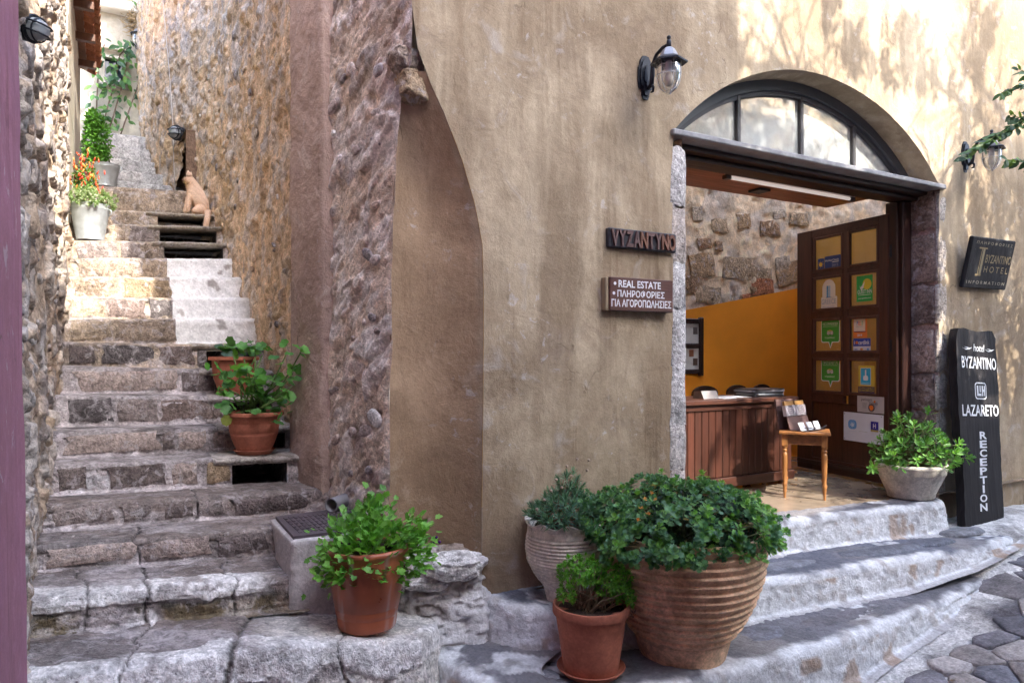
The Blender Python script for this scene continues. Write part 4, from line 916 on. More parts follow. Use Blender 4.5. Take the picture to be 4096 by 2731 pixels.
# ------------------------------------------------------------------ leaves
def leaf_tpl(kind):
    if kind == 'ovate':      # folded pointed leaf along +y
        L = [(0, 0, 0), (.20, .28, .04), (.23, .52, .03), (.14, .8, .0), (0, 1, -.06), (-.14, .8, .0), (-.23, .52, .03), (-.20, .28, .04), (0, .5, -.03)]
        F = [(0, 1, 2, 8), (8, 2, 3, 4), (8, 4, 5, 6), (0, 8, 6, 7)]
    elif kind == 'spat':     # spatulate
        L = [(0, 0, 0), (.06, .2, .01), (.17, .68, .05), (.11, .92, .05), (0, 1, .03), (-.11, .92, .05), (-.17, .68, .05), (-.06, .2, .01), (0, .6, -.01)]
        F = [(0, 1, 2, 8), (8, 2, 3, 4), (8, 4, 5, 6), (0, 8, 6, 7)]
    elif kind == 'needle':
        L = [(-.05, 0, 0), (.05, 0, 0), (.06, .55, .04), (0, 1, .10), (-.06, .55, .04)]; F = [(0, 1, 2, 4), (4, 2, 3)]
    elif kind == 'lobed':    # chrysanthemum
        o = [(0, 0), (.10, .18), (.30, .25), (.22, .42), (.42, .58), (.26, .66), (.24, .86), (.08, .84), (0, 1.0)]
        R_ = [(x, y, .10*abs(x)*2) for x, y in o]; Lf = [(-x, y, z) for x, y, z in R_[1:-1]][::-1]; L = R_ + Lf + [(0, .5, -.02)]; n = len(L)-1
        F = [(i, (i+1) % n, n) for i in range(n)]
    elif kind == 'round':    # scalloped geranium leaf
        L = []; n = 18
        for k in range(n+1):
            a = -math.pi*.5 + .35 + (2*math.pi-.7)*k/n; rr = .5*(1 + .09*math.cos(7*(a-math.pi/2)+math.pi*0)+.05*(k % 2)); L.append((rr*math.cos(a), .45+rr*math.sin(a), .16*rr*(1+.6*math.cos(5*a)) - .02))
        L.append((0, .38, -.03)); F = [(i, i+1, n+1) for i in range(n)] + [(n, 0, n+1)]
    elif kind == 'ivy':
        o = [(0, .02), (.25, -.02), (.42, .12), (.36, .30), (.50, .52), (.28, .62), (.20, .84), (0, 1.0)]
        R_ = [(x, y, .22*abs(x)) for x, y in o]; Lf = [(-x, y, z) for x, y, z in R_[1:-1]][::-1]; L = R_ + Lf + [(0, .42, -.05)]; n = len(L)-1
        F = [(i, (i+1) % n, n) for i in range(n)]
    elif kind == 'small':
        L = [(0, 0, 0), (.27, .4, .05), (0, 1, 0), (-.27, .4, .05)]; F = [(0, 1, 2, 3)]
    return np.array(L, float), F
TPL = {k: leaf_tpl(k) for k in ('ovate', 'spat', 'needle', 'lobed', 'round', 'ivy', 'small')}
class Leaves:
    def __init__(s, kind): s.kind = kind; s.it = []
    def add(s, p, d, nrm, size, col): s.it.append((Vector(p), Vector(d), Vector(nrm), size, col))
    def rosette(s, p, axis, n, size, cols, tilt=(.3, 1.1), rnd=random):
        axis = Vector(axis).normalized(); u = axis.orthogonal().normalized(); w = axis.cross(u); a0 = rnd.uniform(0, 6.28)
        for k in range(n):
            a = a0 + 2.4*k + rnd.uniform(-.3, .3); f = k/max(1, n-1); th = lerp(tilt[0], tilt[1], f) + rnd.uniform(-.2, .2)
            rad = u*math.cos(a) + w*math.sin(a); d = axis*math.cos(th) + rad*math.sin(th); nr = axis*math.sin(th) - rad*math.cos(th)
            c = np.array(cols[rnd.randrange(len(cols))])*rnd.uniform(.8, 1.2); s.add(Vector(p) - axis*size*f*.5, d, nr, size*rnd.uniform(.75, 1.15)*(.6+.4*f), c)
    def mats(s):
        for p, d, n, sz, c in s.it:
            d = d.normalized(); n = (n - d*n.dot(d))
            if n.length < 1e-4: n = d.orthogonal()
            n.normalize(); x = d.cross(n)
            yield Matrix(((x.x*sz, d.x*sz, n.x*sz, p.x), (x.y*sz, d.y*sz, n.y*sz, p.y), (x.z*sz, d.z*sz, n.z*sz, p.z), (0, 0, 0, 1))), c
    def mesh(s, name, mat, parent):
        L, F = TPL[s.kind]; k = len(L); Lh = np.c_[L, np.ones(k)]; Vs = []; Fs = []; Cs = []
        for i, (M, c) in enumerate(s.mats()):
            Vs.append((Lh @ np.array(M).T)[:, :3]); Cs.append(np.broadcast_to(np.asarray(c, float), (k, 3)))
            for f in F: Fs.append(tuple(q+i*k for q in f))
        return ob(name, np.concatenate(Vs), Fs, mat, parent, np.concatenate(Cs), False)
    def objects(s, name, parent, variants=None):
        me = LEAFME[s.kind]
        for M, c in s.mats(): place(name, me, None, parent, tuple(np.clip(c, 0, 1)), M)
LEAFME = {}
for k in ('ovate', 'round', 'ivy'):
    L, F = TPL[k]; LEAFME[k] = raw_mesh('leaf', L, F, None, True, [m_leafo])
def stems(parent, pairs, r=.003, col=(.16, .17, .07), name='stem'):
    mb = MB()
    for a, b in pairs:
        a, b = Vector(a), Vector(b); m = (a+b)/2 + Vector((U(-.02, .02), U(-.02, .02), .01)); mb.tube([a, m, b], [r*1.3, r, r*.7], 5, col)
    return mb.build(name, m_stem, parent, True, cols=True)

# ------------------------------------------------------------------ the tree over the street
tree = thing('street_tree', 'leafy tree whose branches hang over the street lamp', 'tree', (8.4, -.9, .4))
mb = MB(); tr_col = (.17, .13, .10)
mb.tube([(8.4, -.9, .2), (8.3, -.85, 1.6), (8.0, -.7, 3.0), (7.7, -.6, 4.2)], [.19, .16, .14, .11], 10, tr_col)
mb.build('trunk', m_stem, tree, True, cols=True)
mb = MB(); rs = random.Random(77); nodes = []
limbs = [[(7.7, -.6, 4.2), (6.9, -.2, 4.9), (5.9, .2, 5.3), (5.0, .3, 5.5), (4.2, .2, 5.6)], [(7.9, -.65, 3.6), (7.2, .1, 4.1), (6.4, .8, 4.4), (6.1, 1.3, 4.4), (5.9, 1.6, 4.3)],
         [(7.7, -.6, 4.2), (7.4, -.4, 5.2), (6.6, -.5, 6.1), (5.6, -.6, 6.5), (4.6, -.7, 6.7)], [(7.9, -.65, 3.4), (8.0, .1, 4.2), (8.2, .8, 4.7), (8.1, 1.4, 4.8)], [(7.7, -.6, 4.2), (8.3, -.9, 5.4), (8.8, -.8, 6.2)], [(7.2, .1, 4.1), (6.6, .3, 3.8), (6.1, .4, 3.6), (5.7, .4, 3.3)], [(7.9, -.65, 3.4), (7.7, .2, 3.7), (7.5, .9, 3.6), (7.3, 1.5, 3.3)], [(7.7, -.6, 4.2), (7.9, -.3, 5.2), (7.7, -.1, 6.0), (7.1, .0, 6.4), (6.3, .1, 6.5)], [(5.9, .2, 5.3), (5.4, .1, 5.9), (4.8, 0, 6.3), (4.3, -.1, 6.4)], [(8.3, -.9, 5.4), (8.0, -.7, 6.4), (7.5, -.5, 7.0), (7.0, -.5, 7.2)], [(8.0, .1, 4.2), (7.6, .6, 4.0), (7.0, 1.1, 3.8), (6.5, 1.4, 3.5)]]
for L in limbs:
    mb.tube(L, np.linspace(.065, .018, len(L)), 7, tr_col)
    for a, b in zip(L[:-1], L[1:]):
        for q in np.linspace(0, 1, 5): nodes.append(Vector(a).lerp(Vector(b), q))
sub = []
for nd in nodes:
    for _ in range(4):
        e = nd + Vector((rs.uniform(-.75, .75), rs.uniform(-.65, .65), rs.uniform(-.35, .6))); mid = (nd+e)/2 + Vector((0, 0, .12)); mb.tube([nd, mid, e], [.011, .008, .004], 4, tr_col, False); sub.append((mid, e))
mb.build('limb', m_stem, tree, True, cols=True)
lv = Leaves('small'); GC = [(.045, .085, .025), (.06, .11, .03), (.035, .07, .025), (.08, .13, .04)]
shade = {}
cand = [(mid, e) for mid, e in sub for _ in range(12)]; rs.shuffle(cand)
for mid, e in cand:
    s0 = mid.lerp(e, rs.uniform(-.1, 1.15)) + Vector((rs.gauss(0, .12), rs.gauss(0, .12), rs.gauss(0, .08)))
    if s0.y > .40*s0.x and s0.z < 5.2: continue
    dr = Vector((rs.uniform(-.45, .45), rs.uniform(-.45, .45), -1)).normalized(); L_ = rs.uniform(.22, .45); side = dr.orthogonal().normalized()
    ok_ = True      # keep the crown open: sprays do not pile up along the light
    for f_ in (0., .5, 1.):
        m_ = s0 + dr*L_*f_; gq = m_ + Vector((-.29, 1, -.9))*(3.13-m_.y); key = (int(gq.x/.16), int(gq.z/.16))
        want = 1.35*float(sstep(-.05, .25, vn(np.array([[gq.x*2.3, gq.z*1.8, 3.3]]), 5)[0] + .35*vn(np.array([[gq.x*5., gq.z*4.2, 1.3]]), 8)[0]))
        if shade.get(key, 0) > want - .03: ok_ = False; break
    if not ok_: continue
    for k in range(9):
        p = s0 + dr*L_*k/8; gq = p + Vector((-.29, 1, -.9))*(3.13-p.y); key = (int(gq.x/.16), int(gq.z/.16))
        for sg in (-1, 1):
            d = (dr*.8 + side*sg*.8 + Vector((rs.gauss(0, .2), rs.gauss(0, .2), rs.gauss(0, .2)))); sz = rs.uniform(.07, .11); shade[key] = shade.get(key, 0) + sz*sz*.16/.0256
            lv.add(p, d, Vector((rs.gauss(0, 1), rs.gauss(0, 1), .4)), sz, np.array(rs.choice(GC)))
lv.mesh('crown', m_leaf, tree)
# twigs that reach into view beside the lamp
mb = MB(); lv = Leaves('ovate'); rs = random.Random(12); TW = [[(5.9, 1.6, 4.3), (5.75, 2.15, 3.72), (5.35, 2.38, 3.29), (5.0, 2.46, 3.09), (4.72, 2.5, 2.93)], [(5.62, 2.15, 3.62), (5.5, 2.35, 3.49), (5.28, 2.42, 3.47), (5.08, 2.46, 3.39)], [(5.62, 2.15, 3.62), (5.65, 2.4, 3.17), (5.45, 2.45, 2.99), (5.18, 2.47, 2.97)], [(5.35, 2.38, 3.29), (5.2, 2.42, 3.17), (4.97, 2.44, 3.09), (4.80, 2.44, 2.99)], [(5.65, 2.4, 3.17), (5.60, 2.45, 2.97), (5.56, 2.48, 2.77)], [(5.62, 2.15, 3.62), (5.62, 2.4, 3.49), (5.42, 2.44, 3.57), (5.3, 2.46, 3.59)], [(5.65, 2.4, 3.17), (5.4, 2.42, 3.25), (5.15, 2.44, 3.25)]]
for L in TW:
    mb.tube(L, np.linspace(.006, .002, len(L)), 5, (.16, .2, .06))
    for a, b in zip(L[1:-1], L[2:]):
        a, b = Vector(a), Vector(b); m = max(2, int((b-a).length/.045))
        for k in range(m+1):
            p = a.lerp(b, k/m)
            for sg in (-1, 1):
                ax = (b-a).normalized(); sd = ax.cross(Vector((0, 0, 1))).normalized()*sg
                d = ax*.55 + sd*rs.uniform(.1, .6) + Vector((rs.uniform(-.3, .2), rs.uniform(-.2, .2), rs.uniform(-.75, .35))); lv.add(p, d, Vector((rs.uniform(-.5, .3), -.8, rs.uniform(.2, 1))), rs.uniform(.062, .095), np.array(rs.choice([(.035, .085, .035), (.05, .12, .035), (.03, .07, .04), (.09, .17, .03)])))
mb.build('twig', m_stem, tree, True, cols=True)
lv.objects('leaf', tree)

# ------------------------------------------------------------------ printing and lettering
_txt = {}
def text_geo(s, bold=0.0):
    key = (s, bold)
    if key not in _txt:
        cu = bpy.data.curves.new('t', 'FONT'); cu.body = s; cu.size = 1; cu.offset = bold; cu.resolution_u = 3
        o = bpy.data.objects.new('t', cu); COL.objects.link(o); dg = bpy.context.evaluated_depsgraph_get(); dg.update()
        me = bpy.data.meshes.new_from_object(o.evaluated_get(dg)); V = np.array([v.co[:] for v in me.vertices]) if len(me.vertices) else np.zeros((0, 3)); F = [tuple(p.vertices) for p in me.polygons]
        bpy.data.objects.remove(o); bpy.data.curves.remove(cu); bpy.data.meshes.remove(me); _txt[key] = (V, F)
    return _txt[key]
class Print:
    """flat printed shapes on a local face: x across, z up, y outward"""
    def __init__(s, M, y0=.0): s.M = M; s.mb = MB(); s.y = y0; s.k = 0
    def _add(s, P, F, c, th=0):
        s.k += 1; y = s.y + s.k*.0004; V = [s.M @ Vector((x, y+th, z)) for x, z in P]
        if th:
            n = len(P); V += [s.M @ Vector((x, s.y, z)) for x, z in P]; ed = {}
            for f in F:
                for a, b in zip(f, f[1:]+f[:1]): ed[(a, b)] = 1
            F = list(F) + [(a, b, n+b, n+a) for (a, b) in ed if (b, a) not in ed]
        s.mb.add(V, F, c); return s
    def poly(s, P, c): return s._add(P, [tuple(range(len(P)))], c)
    def rect(s, x0, z0, x1, z1, c): return s.poly([(x0, z0), (x1, z0), (x1, z1), (x0, z1)], c)
    def rrect(s, x0, z0, x1, z1, r, c):
        P = []
        for (cx_, cz_, a0) in ((x1-r, z0+r, -90), (x1-r, z1-r, 0), (x0+r, z1-r, 90), (x0+r, z0+r, 180)):
            for k in range(5): a = R(a0+k*22.5); P.append((cx_+r*math.cos(a), cz_+r*math.sin(a)))
        return s.poly(P, c)
    def disc(s, x, z, r, c, n=20, rz=None): return s.poly([(x+r*math.cos(6.2832*k/n), z+(rz or r)*math.sin(6.2832*k/n)) for k in range(n)], c)
    def text(s, t, x, z, h, c, w=None, bold=.0, th=0, shear=0):
        V, F = text_geo(t, bold)
        if not len(V): return s
        x0, x1 = V[:, 0].min(), V[:, 0].max(); z0, z1 = V[:, 1].min(), V[:, 1].max(); k = h/(z1-z0) if (z1-z0) > .05 else h; kx = (w/(x1-x0)) if w else k
        return s._add([(x+(a-x0)*kx + shear*(b-z0)*k, z+(b-z0)*k) for a, b, _ in V], F, c, th)
    def build(s, name, parent, mat=None): return s.mb.build(name, mat or m_print, parent, cols=True)
WH = (.80, .81, .83)
# VYZANTYNO board
s1 = thing('carved_sign', 'carved dark wooden nameplate reading VYZANTYNO', 'sign', (2.61, FY-.01, 2.32))
M = frame((2.36, FY-.005, 2.264), (1, 0, .004), (0, 0, 1))
mb = MB(); mb.box((0, 0, 0), (.487, .034, .107), bev=.006, M=M); mb.build('board', m_woodx, s1, color=(.030, .030, .040))
V, F = text_geo('VYZANTYNO', .018)
x = .012
for ch in 'VYZANTYNO':
    w = .0505; p = Print(M, .034); p.text(ch, x, .008, .090, (.115, .062, .055) if ch not in 'NO' else (.17, .075, .045), w, .035, th=.012); p.build('letter', s1, m_letter); x += w + .0005
# REAL ESTATE board
s2 = thing('painted_sign', 'brown wooden sign with white REAL ESTATE lettering', 'sign', (2.58, FY-.01, 2.0))
M = frame((2.352, FY-.005, 1.918), (1, 0, .002), (0, 0, 1))
mb = MB(); mb.box((0, 0, 0), (.450, .055, .183), bev=.004, M=M); mb.build('board', m_woodx, s2, color=(.115, .048, .036))
mb = MB(); mb.box((-.022, 0, .001), (-.0005, .045, .180), bev=.003, M=M); mb.build('edge_strip', m_wood, s2, color=(.30, .23, .15))
for (t, x, z, h, w) in (('REAL ESTATE', .058, .128, .040, .300), ('ΠΛΗΡΟΦΟΡΙΕΣ', .050, .075, .040, .335), ('ΓΙΑ ΑΓΟΡΟΠΩΛΗΣΙΕΣ', .010, .022, .042, .425)):
    p = Print(M, .055); p.text(t, x, z, h, (.74, .75, .78), w, .022)
    if x > .04: p.disc(x-.024, z+.02, .009, (.74, .75, .78))
    p.build('lettering', s2, m_letter)
# hanging hotel board, top leaning out
s3 = thing('hotel_sign', 'black tilted wooden plaque with faded gold hotel lettering', 'sign', (6.2, FY-.04, 2.4))
M = frame((5.80, FY-.012, 2.21), (1, 0, .012), (.075, -.085, .4))
mb = MB(); mb.box((0, 0, 0), (.635, .035, .40), bev=.008, M=M); mb.build('board', m_board, s3, color=(.020, .020, .024))
GO = (.21, .155, .075); p = Print(M, .035)
p.text('BYZANTINO', .235, .205, .066, GO, .385, .01); p.build('lettering', s3, m_letter)
p = Print(M, .035); p.text('H O T E L', .24, .13, .05, GO, .36, .008); p.build('lettering', s3, m_letter)
p = Print(M, .035); p.text('Π Λ Η Ρ Ο Φ Ο Ρ Ι Ε Σ', .065, .345, .024, (.26, .22, .15), .53, .01); p.build('lettering', s3, m_letter)
p = Print(M, .035); p.text('I N F O R M A T I O N', .03, .035, .026, (.30, .26, .20), .56, .01); p.build('lettering', s3, m_letter)
p = Print(M, .035); p.rect(.13, .10, .21, .115, GO).rect(.115, .31, .235, .322, GO).rect(.175, .115, .205, .31, (.22, .18, .10)).rect(.155, .115, .163, .31, GO); p.build('emblem', s3, m_letter)
for x, z in ((.06, .3), (.59, .3), (.06, .07), (.59, .07)):
    mb = MB(); mb.lathe([(.004, 0), (.004, .003)], 8, M=M @ Matrix.Translation((x, .035, z)) @ Matrix.Rotation(-math.pi/2, 4, 'X')); mb.build('screw', m_black, s3)
# leaning reception board
s4 = thing('reception_board', 'tall black slab-wood board with white RECEPTION lettering leaning on the wall', 'sign', (5.8, 2.98, .38))
BW, BH = .60, 1.50; M = frame((5.50, 2.965, .385), (.995, .02, -.05), (.27, .115, 1.46))
r = random.Random(6); Lp = []; Rp = []
for k in range(31):
    z = BH*k/30; Lp.append((.0 + .010*math.sin(z*5)+.006*r.uniform(-1, 1) + (.07 if z > 1.42 else .0)*(z-1.42)/.08*.5, z + (.0 if k else 0))); Rp.append((BW - .045*(1-z/BH)*0 - .02 - .012*math.sin(z*3.1+1) + .008*r.uniform(-1, 1) - (.03 if z > 1.46 else 0), z + (.012*r.uniform(-1, 1) if k == 30 else 0)))
out = Lp + [(BW*q, BH + .014*math.sin(q*9) + .006*r.uniform(-1, 1)) for q in (.2, .35, .5, .65, .8, .92)] + Rp[::-1]
mb = MB(); mb.prism([(x, z) for x, z in out], -.06, .0, M=M @ Matrix(((1, 0, 0, 0), (0, 0, 1, .06), (0, 1, 0, 0), (0, 0, 0, 1))))
autosmooth(mb.build('board', m_board, s4, color=(.022, .019, .020)), 20)
p = Print(M, .0605); p.text('hotel', .245, 1.335, .056, WH, .155, .008, shear=.15)
for sx, x in ((-1, .155), (1, .485)): p.poly([(x-.075, 1.357), (x-.02, 1.348), (x+.03, 1.358), (x+.075, 1.364), (x+.03, 1.347), (x-.02, 1.340)], WH); p.poly([(x-.05, 1.365), (x, 1.362), (x+.05, 1.352), (x, 1.355)], WH)
p.build('lettering', s4, m_letter)
p = Print(M, .0605); p.text('BYZANTINO', .065, 1.20, .092, WH, .51, .012); p.build('lettering', s4, m_letter)
p = Print(M, .0605); p.rrect(.235, .965, .405, 1.095, .03, WH).rrect(.245, .974, .395, 1.086, .024, (.02, .018, .02)).rect(.262, .990, .285, 1.070, WH).rect(.285, .990, .325, 1.010, WH).rect(.300, 1.02, .318, 1.070, WH).rect(.332, .990, .350, 1.070, WH).rect(.350, 1.022, .363, 1.042, WH).rect(.363, .990, .381, 1.070, WH); p.build('emblem', s4, m_letter)
p = Print(M, .0605); p.text('LAZARETO', .040, .835, .088, WH, .535, .014); p.build('lettering', s4, m_letter)
for k, ch in enumerate('RECEPTION'):
    p = Print(M, .0605); w = .03 if ch == 'I' else .105; p.text(ch, .262-w/2+.035 + (.025 - k*.006), .66-.0685*k*.99, .058, WH, w, .03); p.build('lettering', s4, m_letter)

# ------------------------------------------------------------------ stickers and plates on the door
def sticker(name, x, z, label=None, y=.0):
    M = DM @ Matrix.Translation((x, y, z)); return Print(M, -.021 if y == 0 else 0)
BL = (.02, .05, .20)
p = sticker('s', .235, 2.43); p.rrect(0, 0, .075, .105, .012, BL).rrect(.08, .003, .265, .115, .012, BL).disc(.037, .052, .02, (.8, .5, .05))
for k in range(8): a = k*.785; p.poly([(.037+.026*math.cos(a-.12), .052+.026*math.sin(a-.12)), (.037+.036*math.cos(a), .052+.036*math.sin(a)), (.037+.026*math.cos(a+.12), .052+.026*math.sin(a+.12))], (.8, .5, .05))
p.text('HolidayCheck', .092, .062, .024, WH, .155).rect(.17, .055, .245, .060, WH).text('2015', .17, .018, .024, (.3, .34, .45), .07).build('sticker', door)
p = sticker('s', .275, 2.08); GW = (.78, .75, .70); p.rrect(0, 0, .185, .11, .012, GW).poly([(.015, .1), (.165, .1), (.165, .19)] + [(.09+.075*math.cos(a), .185+.075*math.sin(a)) for a in np.linspace(0, math.pi, 14)] + [(.015, .19)], GW)
p.rect(.065, .105, .085, .205, (.12, .35, .62)).rect(.088, .105, .108, .205, (.35, .55, .75)).rect(.058, .10, .118, .106, (.1, .2, .45)).text('GREECE', .008, .045, .042, (.30, .38, .48), .165).text('VISIT', .11, .09, .016, (.5, .5, .5), .05).text('www.visitgreece.gr', .02, .015, .01, (.2, .25, .5), .13).build('sticker', door)
for zz0, tx in ((1.725, 'RECOMMENDED'), (1.385, 'ΠΡΟΤΕΙΝΕΤΑΙ')):
    p = sticker('s', .275, zz0); G = (.05, .36, .05); p.rrect(0, .06, .215, .265, .022, WH).poly([(.085, .062), (.108, .008), (.135, .062)], WH).rrect(.008, .068, .207, .257, .018, G).poly([(.093, .07), (.108, .022), (.127, .07)], G)
    p.text(tx, .022, .212, .024, (.75, .85, .75), .17).rect(.022, .2, .19, .203, (.6, .8, .6))
    for x in (.088, .127): p.disc(x, .145, .020, (.03, .03, .03)).disc(x, .145, .0165, WH).disc(x, .145, .010, (.1, .12, .1)).disc(x, .145, .006, WH)
    p.poly([(.07, .162), (.108, .172), (.146, .162), (.108, .157)], (.6, .5, .1)).text('tripadvisor', .05, .09, .024, (.75, .9, .75), .115).build('sticker', door)
p = sticker('s', .67, 2.12); G = (.03, .42, .08); p.rect(0, 0, .165, .215, G).disc(.108, .142, .045, (.72, .62, .05)).poly([(.035, .11), (.085, .165), (.07, .105)], WH).poly([(.03, .135), (.06, .10), (.05, .09)], WH)
p.text('GUEST INN', .012, .064, .034, WH, .145, .01).rect(.02, .052, .15, .056, (.7, .85, .7)).text('www.guestinn.com', .018, .018, .016, WH, .13, .01).build('sticker', door)
p = sticker('s', .635, 1.82); OR_ = (.78, .22, .04); p.rect(0, 0, .145, .165, OR_).rect(.006, .055, .125, .158, (.80, .72, .62))
for ch, x, c in (('P', .038, (.05, .12, .5)), ('E', .056, (.7, .08, .05)), ('L', .074, (.75, .35, .05)), ('O', .09, (.1, .45, .15))): p.text(ch, x, .105, .034, c, .014, .02)
p.text('BRANDS', .036, .088, .012, (.4, .4, .4), .066).rect(.01, .048, .13, .054, (.03, .03, .12)).text('2014', .045, .012, .02, WH, .05, .03).build('sticker', door)
p = sticker('s', .635, 1.665); p.rect(0, 0, .18, .15, (.70, .73, .78)).rect(0, .085, .18, .15, (.02, .06, .38)).text('i', .01, .10, .03, WH, .006, .02).disc(.038, .115, .014, (.75, .2, .03)).text('cardlink', .055, .098, .036, WH, .115, .02)
p.rect(.015, .055, .045, .062, (.1, .2, .5)).disc(.085, .06, .009, (.7, .1, .05)).disc(.096, .06, .009, (.8, .5, .05)).rect(.145, .05, .165, .068, (.15, .4, .7)).rect(.015, .02, .045, .04, (.5, .12, .15)).rect(.04, .02, .05, .04, (.05, .2, .4)).build('sticker', door)
p = sticker('s', .69, 1.365); Yc = (.66, .50, .06); p.rrect(0, .055, .165, .225, .008, Yc).rect(.022, .065, .128, .205, (.75, .78, .8)).rect(.026, .069, .124, .201, (.03, .42, .68))
HN = (.82, .85, .87); p.poly([(.068, .135), (.068, .185), (.074, .191), (.081, .187), (.083, .135)], HN).rrect(.05, .10, .10, .142, .014, HN).rect(.03, .078, .12, .082, (.5, .75, .85)).rect(0, .0, .165, .05, (.035, .02, .10)).text('ΕΠΙΧΕΙΡΗΣΗ', .008, .008, .018, Yc, .15, .012).text('ΣΥΝΕΡΓΑΖΟΜΕΝΗ', .008, .030, .014, Yc, .15, .01).build('sticker', door)
p = Print(DM @ Matrix.Translation((.70, .002, 1.205)), 0); p.rect(0, 0, .268, .135, (.48, .46, .45)).text('pelopo', .04, .088, .034, (.04, .04, .05), .11).text('nisos', .125, .068, .030, (.04, .04, .05), .08).disc(.176, .093, .010, (.8, .22, .02)).disc(.145, .042, .033, (.12, .10, .10)).poly([(.125, .055), (.14, .062), (.16, .058), (.166, .042), (.158, .028), (.15, .014), (.142, .026), (.134, .018), (.132, .034), (.122, .04)], (.85, .20, .02)).text('gr', .17, .045, .022, (.35, .35, .36), .04)
for k in range(6): p.rect(.055, .075-.008*k, .098, .078-.008*k, (.25, .25, .25))
p.build('plaque', door)['label'] = 'grey metal plaque with an orange leaf-shaped print'
p = Print(DM @ Matrix.Translation((.555, .002, .955)), 0); p.rect(0, 0, .408, .240, (.70, .73, .80)).rrect(.048, .10, .138, .178, .03, (.15, .36, .66))
for a, l in ((.6, .03), (.95, .045), (1.35, .05), (1.8, .045), (2.3, .035)): cx_, cz_ = .092, .118; p.poly([(cx_, cz_), (cx_+l*.55*math.cos(a-.14), cz_+l*.55*math.sin(a-.14)), (cx_+l*math.cos(a), cz_+l*math.sin(a)), (cx_+l*.55*math.cos(a+.14), cz_+l*.55*math.sin(a+.14))], WH)
p.rect(.285, .10, .360, .182, (.02, .02, .30)).rect(.285, .10, .360, .115, (.45, .36, .10)).text('H', .308, .128, .038, WH, .028, .012).rect(.055, .082, .135, .085, (.5, .58, .7)).rect(.165, .088, .255, .091, (.45, .5, .45))
for x, z in ((.015, .015), (.393, .015), (.015, .225), (.393, .225)): p.disc(x, z, .004, (.05, .05, .06), 8)
p.build('plaque', door)['label'] = 'white enamel plaque with a blue H emblem'

# ------------------------------------------------------------------ wall lanterns
def lantern(loc, label):
    t = thing('wall_lantern', label, 'lamp', loc, 'black lanterns on the tan wall'); T = Matrix.Translation(loc)
    half = [(0, -.125), (.018, -.122), (.026, -.095), (.024, -.075), (.046, -.062), (.054, -.02), (.050, .05), (.040, .07), (.036, .095), (.022, .118), (0, .122)]
    out = half + [(-x, z) for x, z in half[-2:0:-1]]
    mb = MB()
    for (s, y0, y1) in ((1.0, 0, .010), (.84, .010, .022), (.5, .022, .034)):
        mb.prism([(x*s, z*s) for x, z in out], y0, y1, M=T @ Matrix(((1, 0, 0, 0), (0, 0, -1, 0), (0, 1, 0, 0), (0, 0, 0, 1))))
    mb.build('bracket_plate', m_black, t)
    mb = MB(); mb.tube([T @ Vector(v) for v in ((0, -.03, -.07), (0, -.058, -.055), (0, -.066, -.01), (0, -.07, .05), (0, -.10, .095), (0, -.15, .115), (0, -.20, .115))], [.012, .014, .013, .012, .010, .010, .010], 10)
    mb.tube([T @ Vector(v) for v in ((0, -.058, -.055), (0, -.075, -.075), (0, -.072, -.098), (0, -.055, -.098))], [.009, .008, .007, .006], 8); mb.build('arm', m_black, t, True)
    A = T @ Matrix.Translation((0, -.20, 0))
    mb = MB(); mb.lathe([(.001, .163), (.009, .160), (.0125, .152), (.009, .143), (.006, .14), (.012, .137), (.013, .125), (.012, .092)], 16, M=A); mb.build('finial', m_black, t, True)
    mb = MB(); mb.lathe([(.014, .098), (.030, .090), (.044, .066), (.050, .050), (.052, .044)], 6, M=A @ Matrix.Rotation(.3, 4, 'Z'), cap=False); mb.build('cap', simple('cap_grey', (.33, .34, .37), .35, .3), t)
    mb = MB(); mb.lathe([(.052, .046), (.100, .018), (.100, .010), (.060, .022)], 6, M=A @ Matrix.Rotation(.3, 4, 'Z'), cap=False); mb.build('brim', m_black, t)
    mb = MB(); mb.lathe([(.062, .020), (.063, -.04), (.061, -.07), (.054, -.10), (.040, -.125), (.022, -.140), (.012, -.146), (.010, -.155), (.001, -.157)], 28, M=A, cap=False); mb.build('glass_bell', m_lampglass, t, True)
    mb = MB()
    for k in range(6):
        a = k*math.pi/3+.2; mb.tube([A @ Vector((r_*math.cos(a), r_*math.sin(a), z)) for r_, z in ((.0645, .018), (.065, -.04), (.063, -.07), (.056, -.10), (.042, -.126), (.016, -.146))], .0014, 4)
    for (r_, z) in ((.0655, -.01), (.0645, -.055)): mb.tube([A @ Vector((r_*math.cos(q*.3142), r_*math.sin(q*.3142), z)) for q in range(21)], .0014, 4)
    mb.build('wire_cage', m_plastic, t, True)
    mb = MB(); mb.lathe([(.018, .02), (.020, -.03), (.018, -.035)], 14, M=A); mb.build('bulb_holder', m_plastic, t, True)
    mb = MB(); mb.lathe([(.010, -.03), (.022, -.06), (.026, -.085), (.018, -.108), (.001, -.114)], 16, M=A, cap=False); mb.build('bulb', simple('bulb_glass', (.75, .66, .5), .25), t, True)
    return t
la = lantern((2.638, FY-.006, 3.243), 'black wall lantern beside the arch, above the carved nameplate')
lb = copy_tree(la, (5.898, FY-.006, 3.243), 'black wall lantern under the leafy branch, above the tilted plaque')
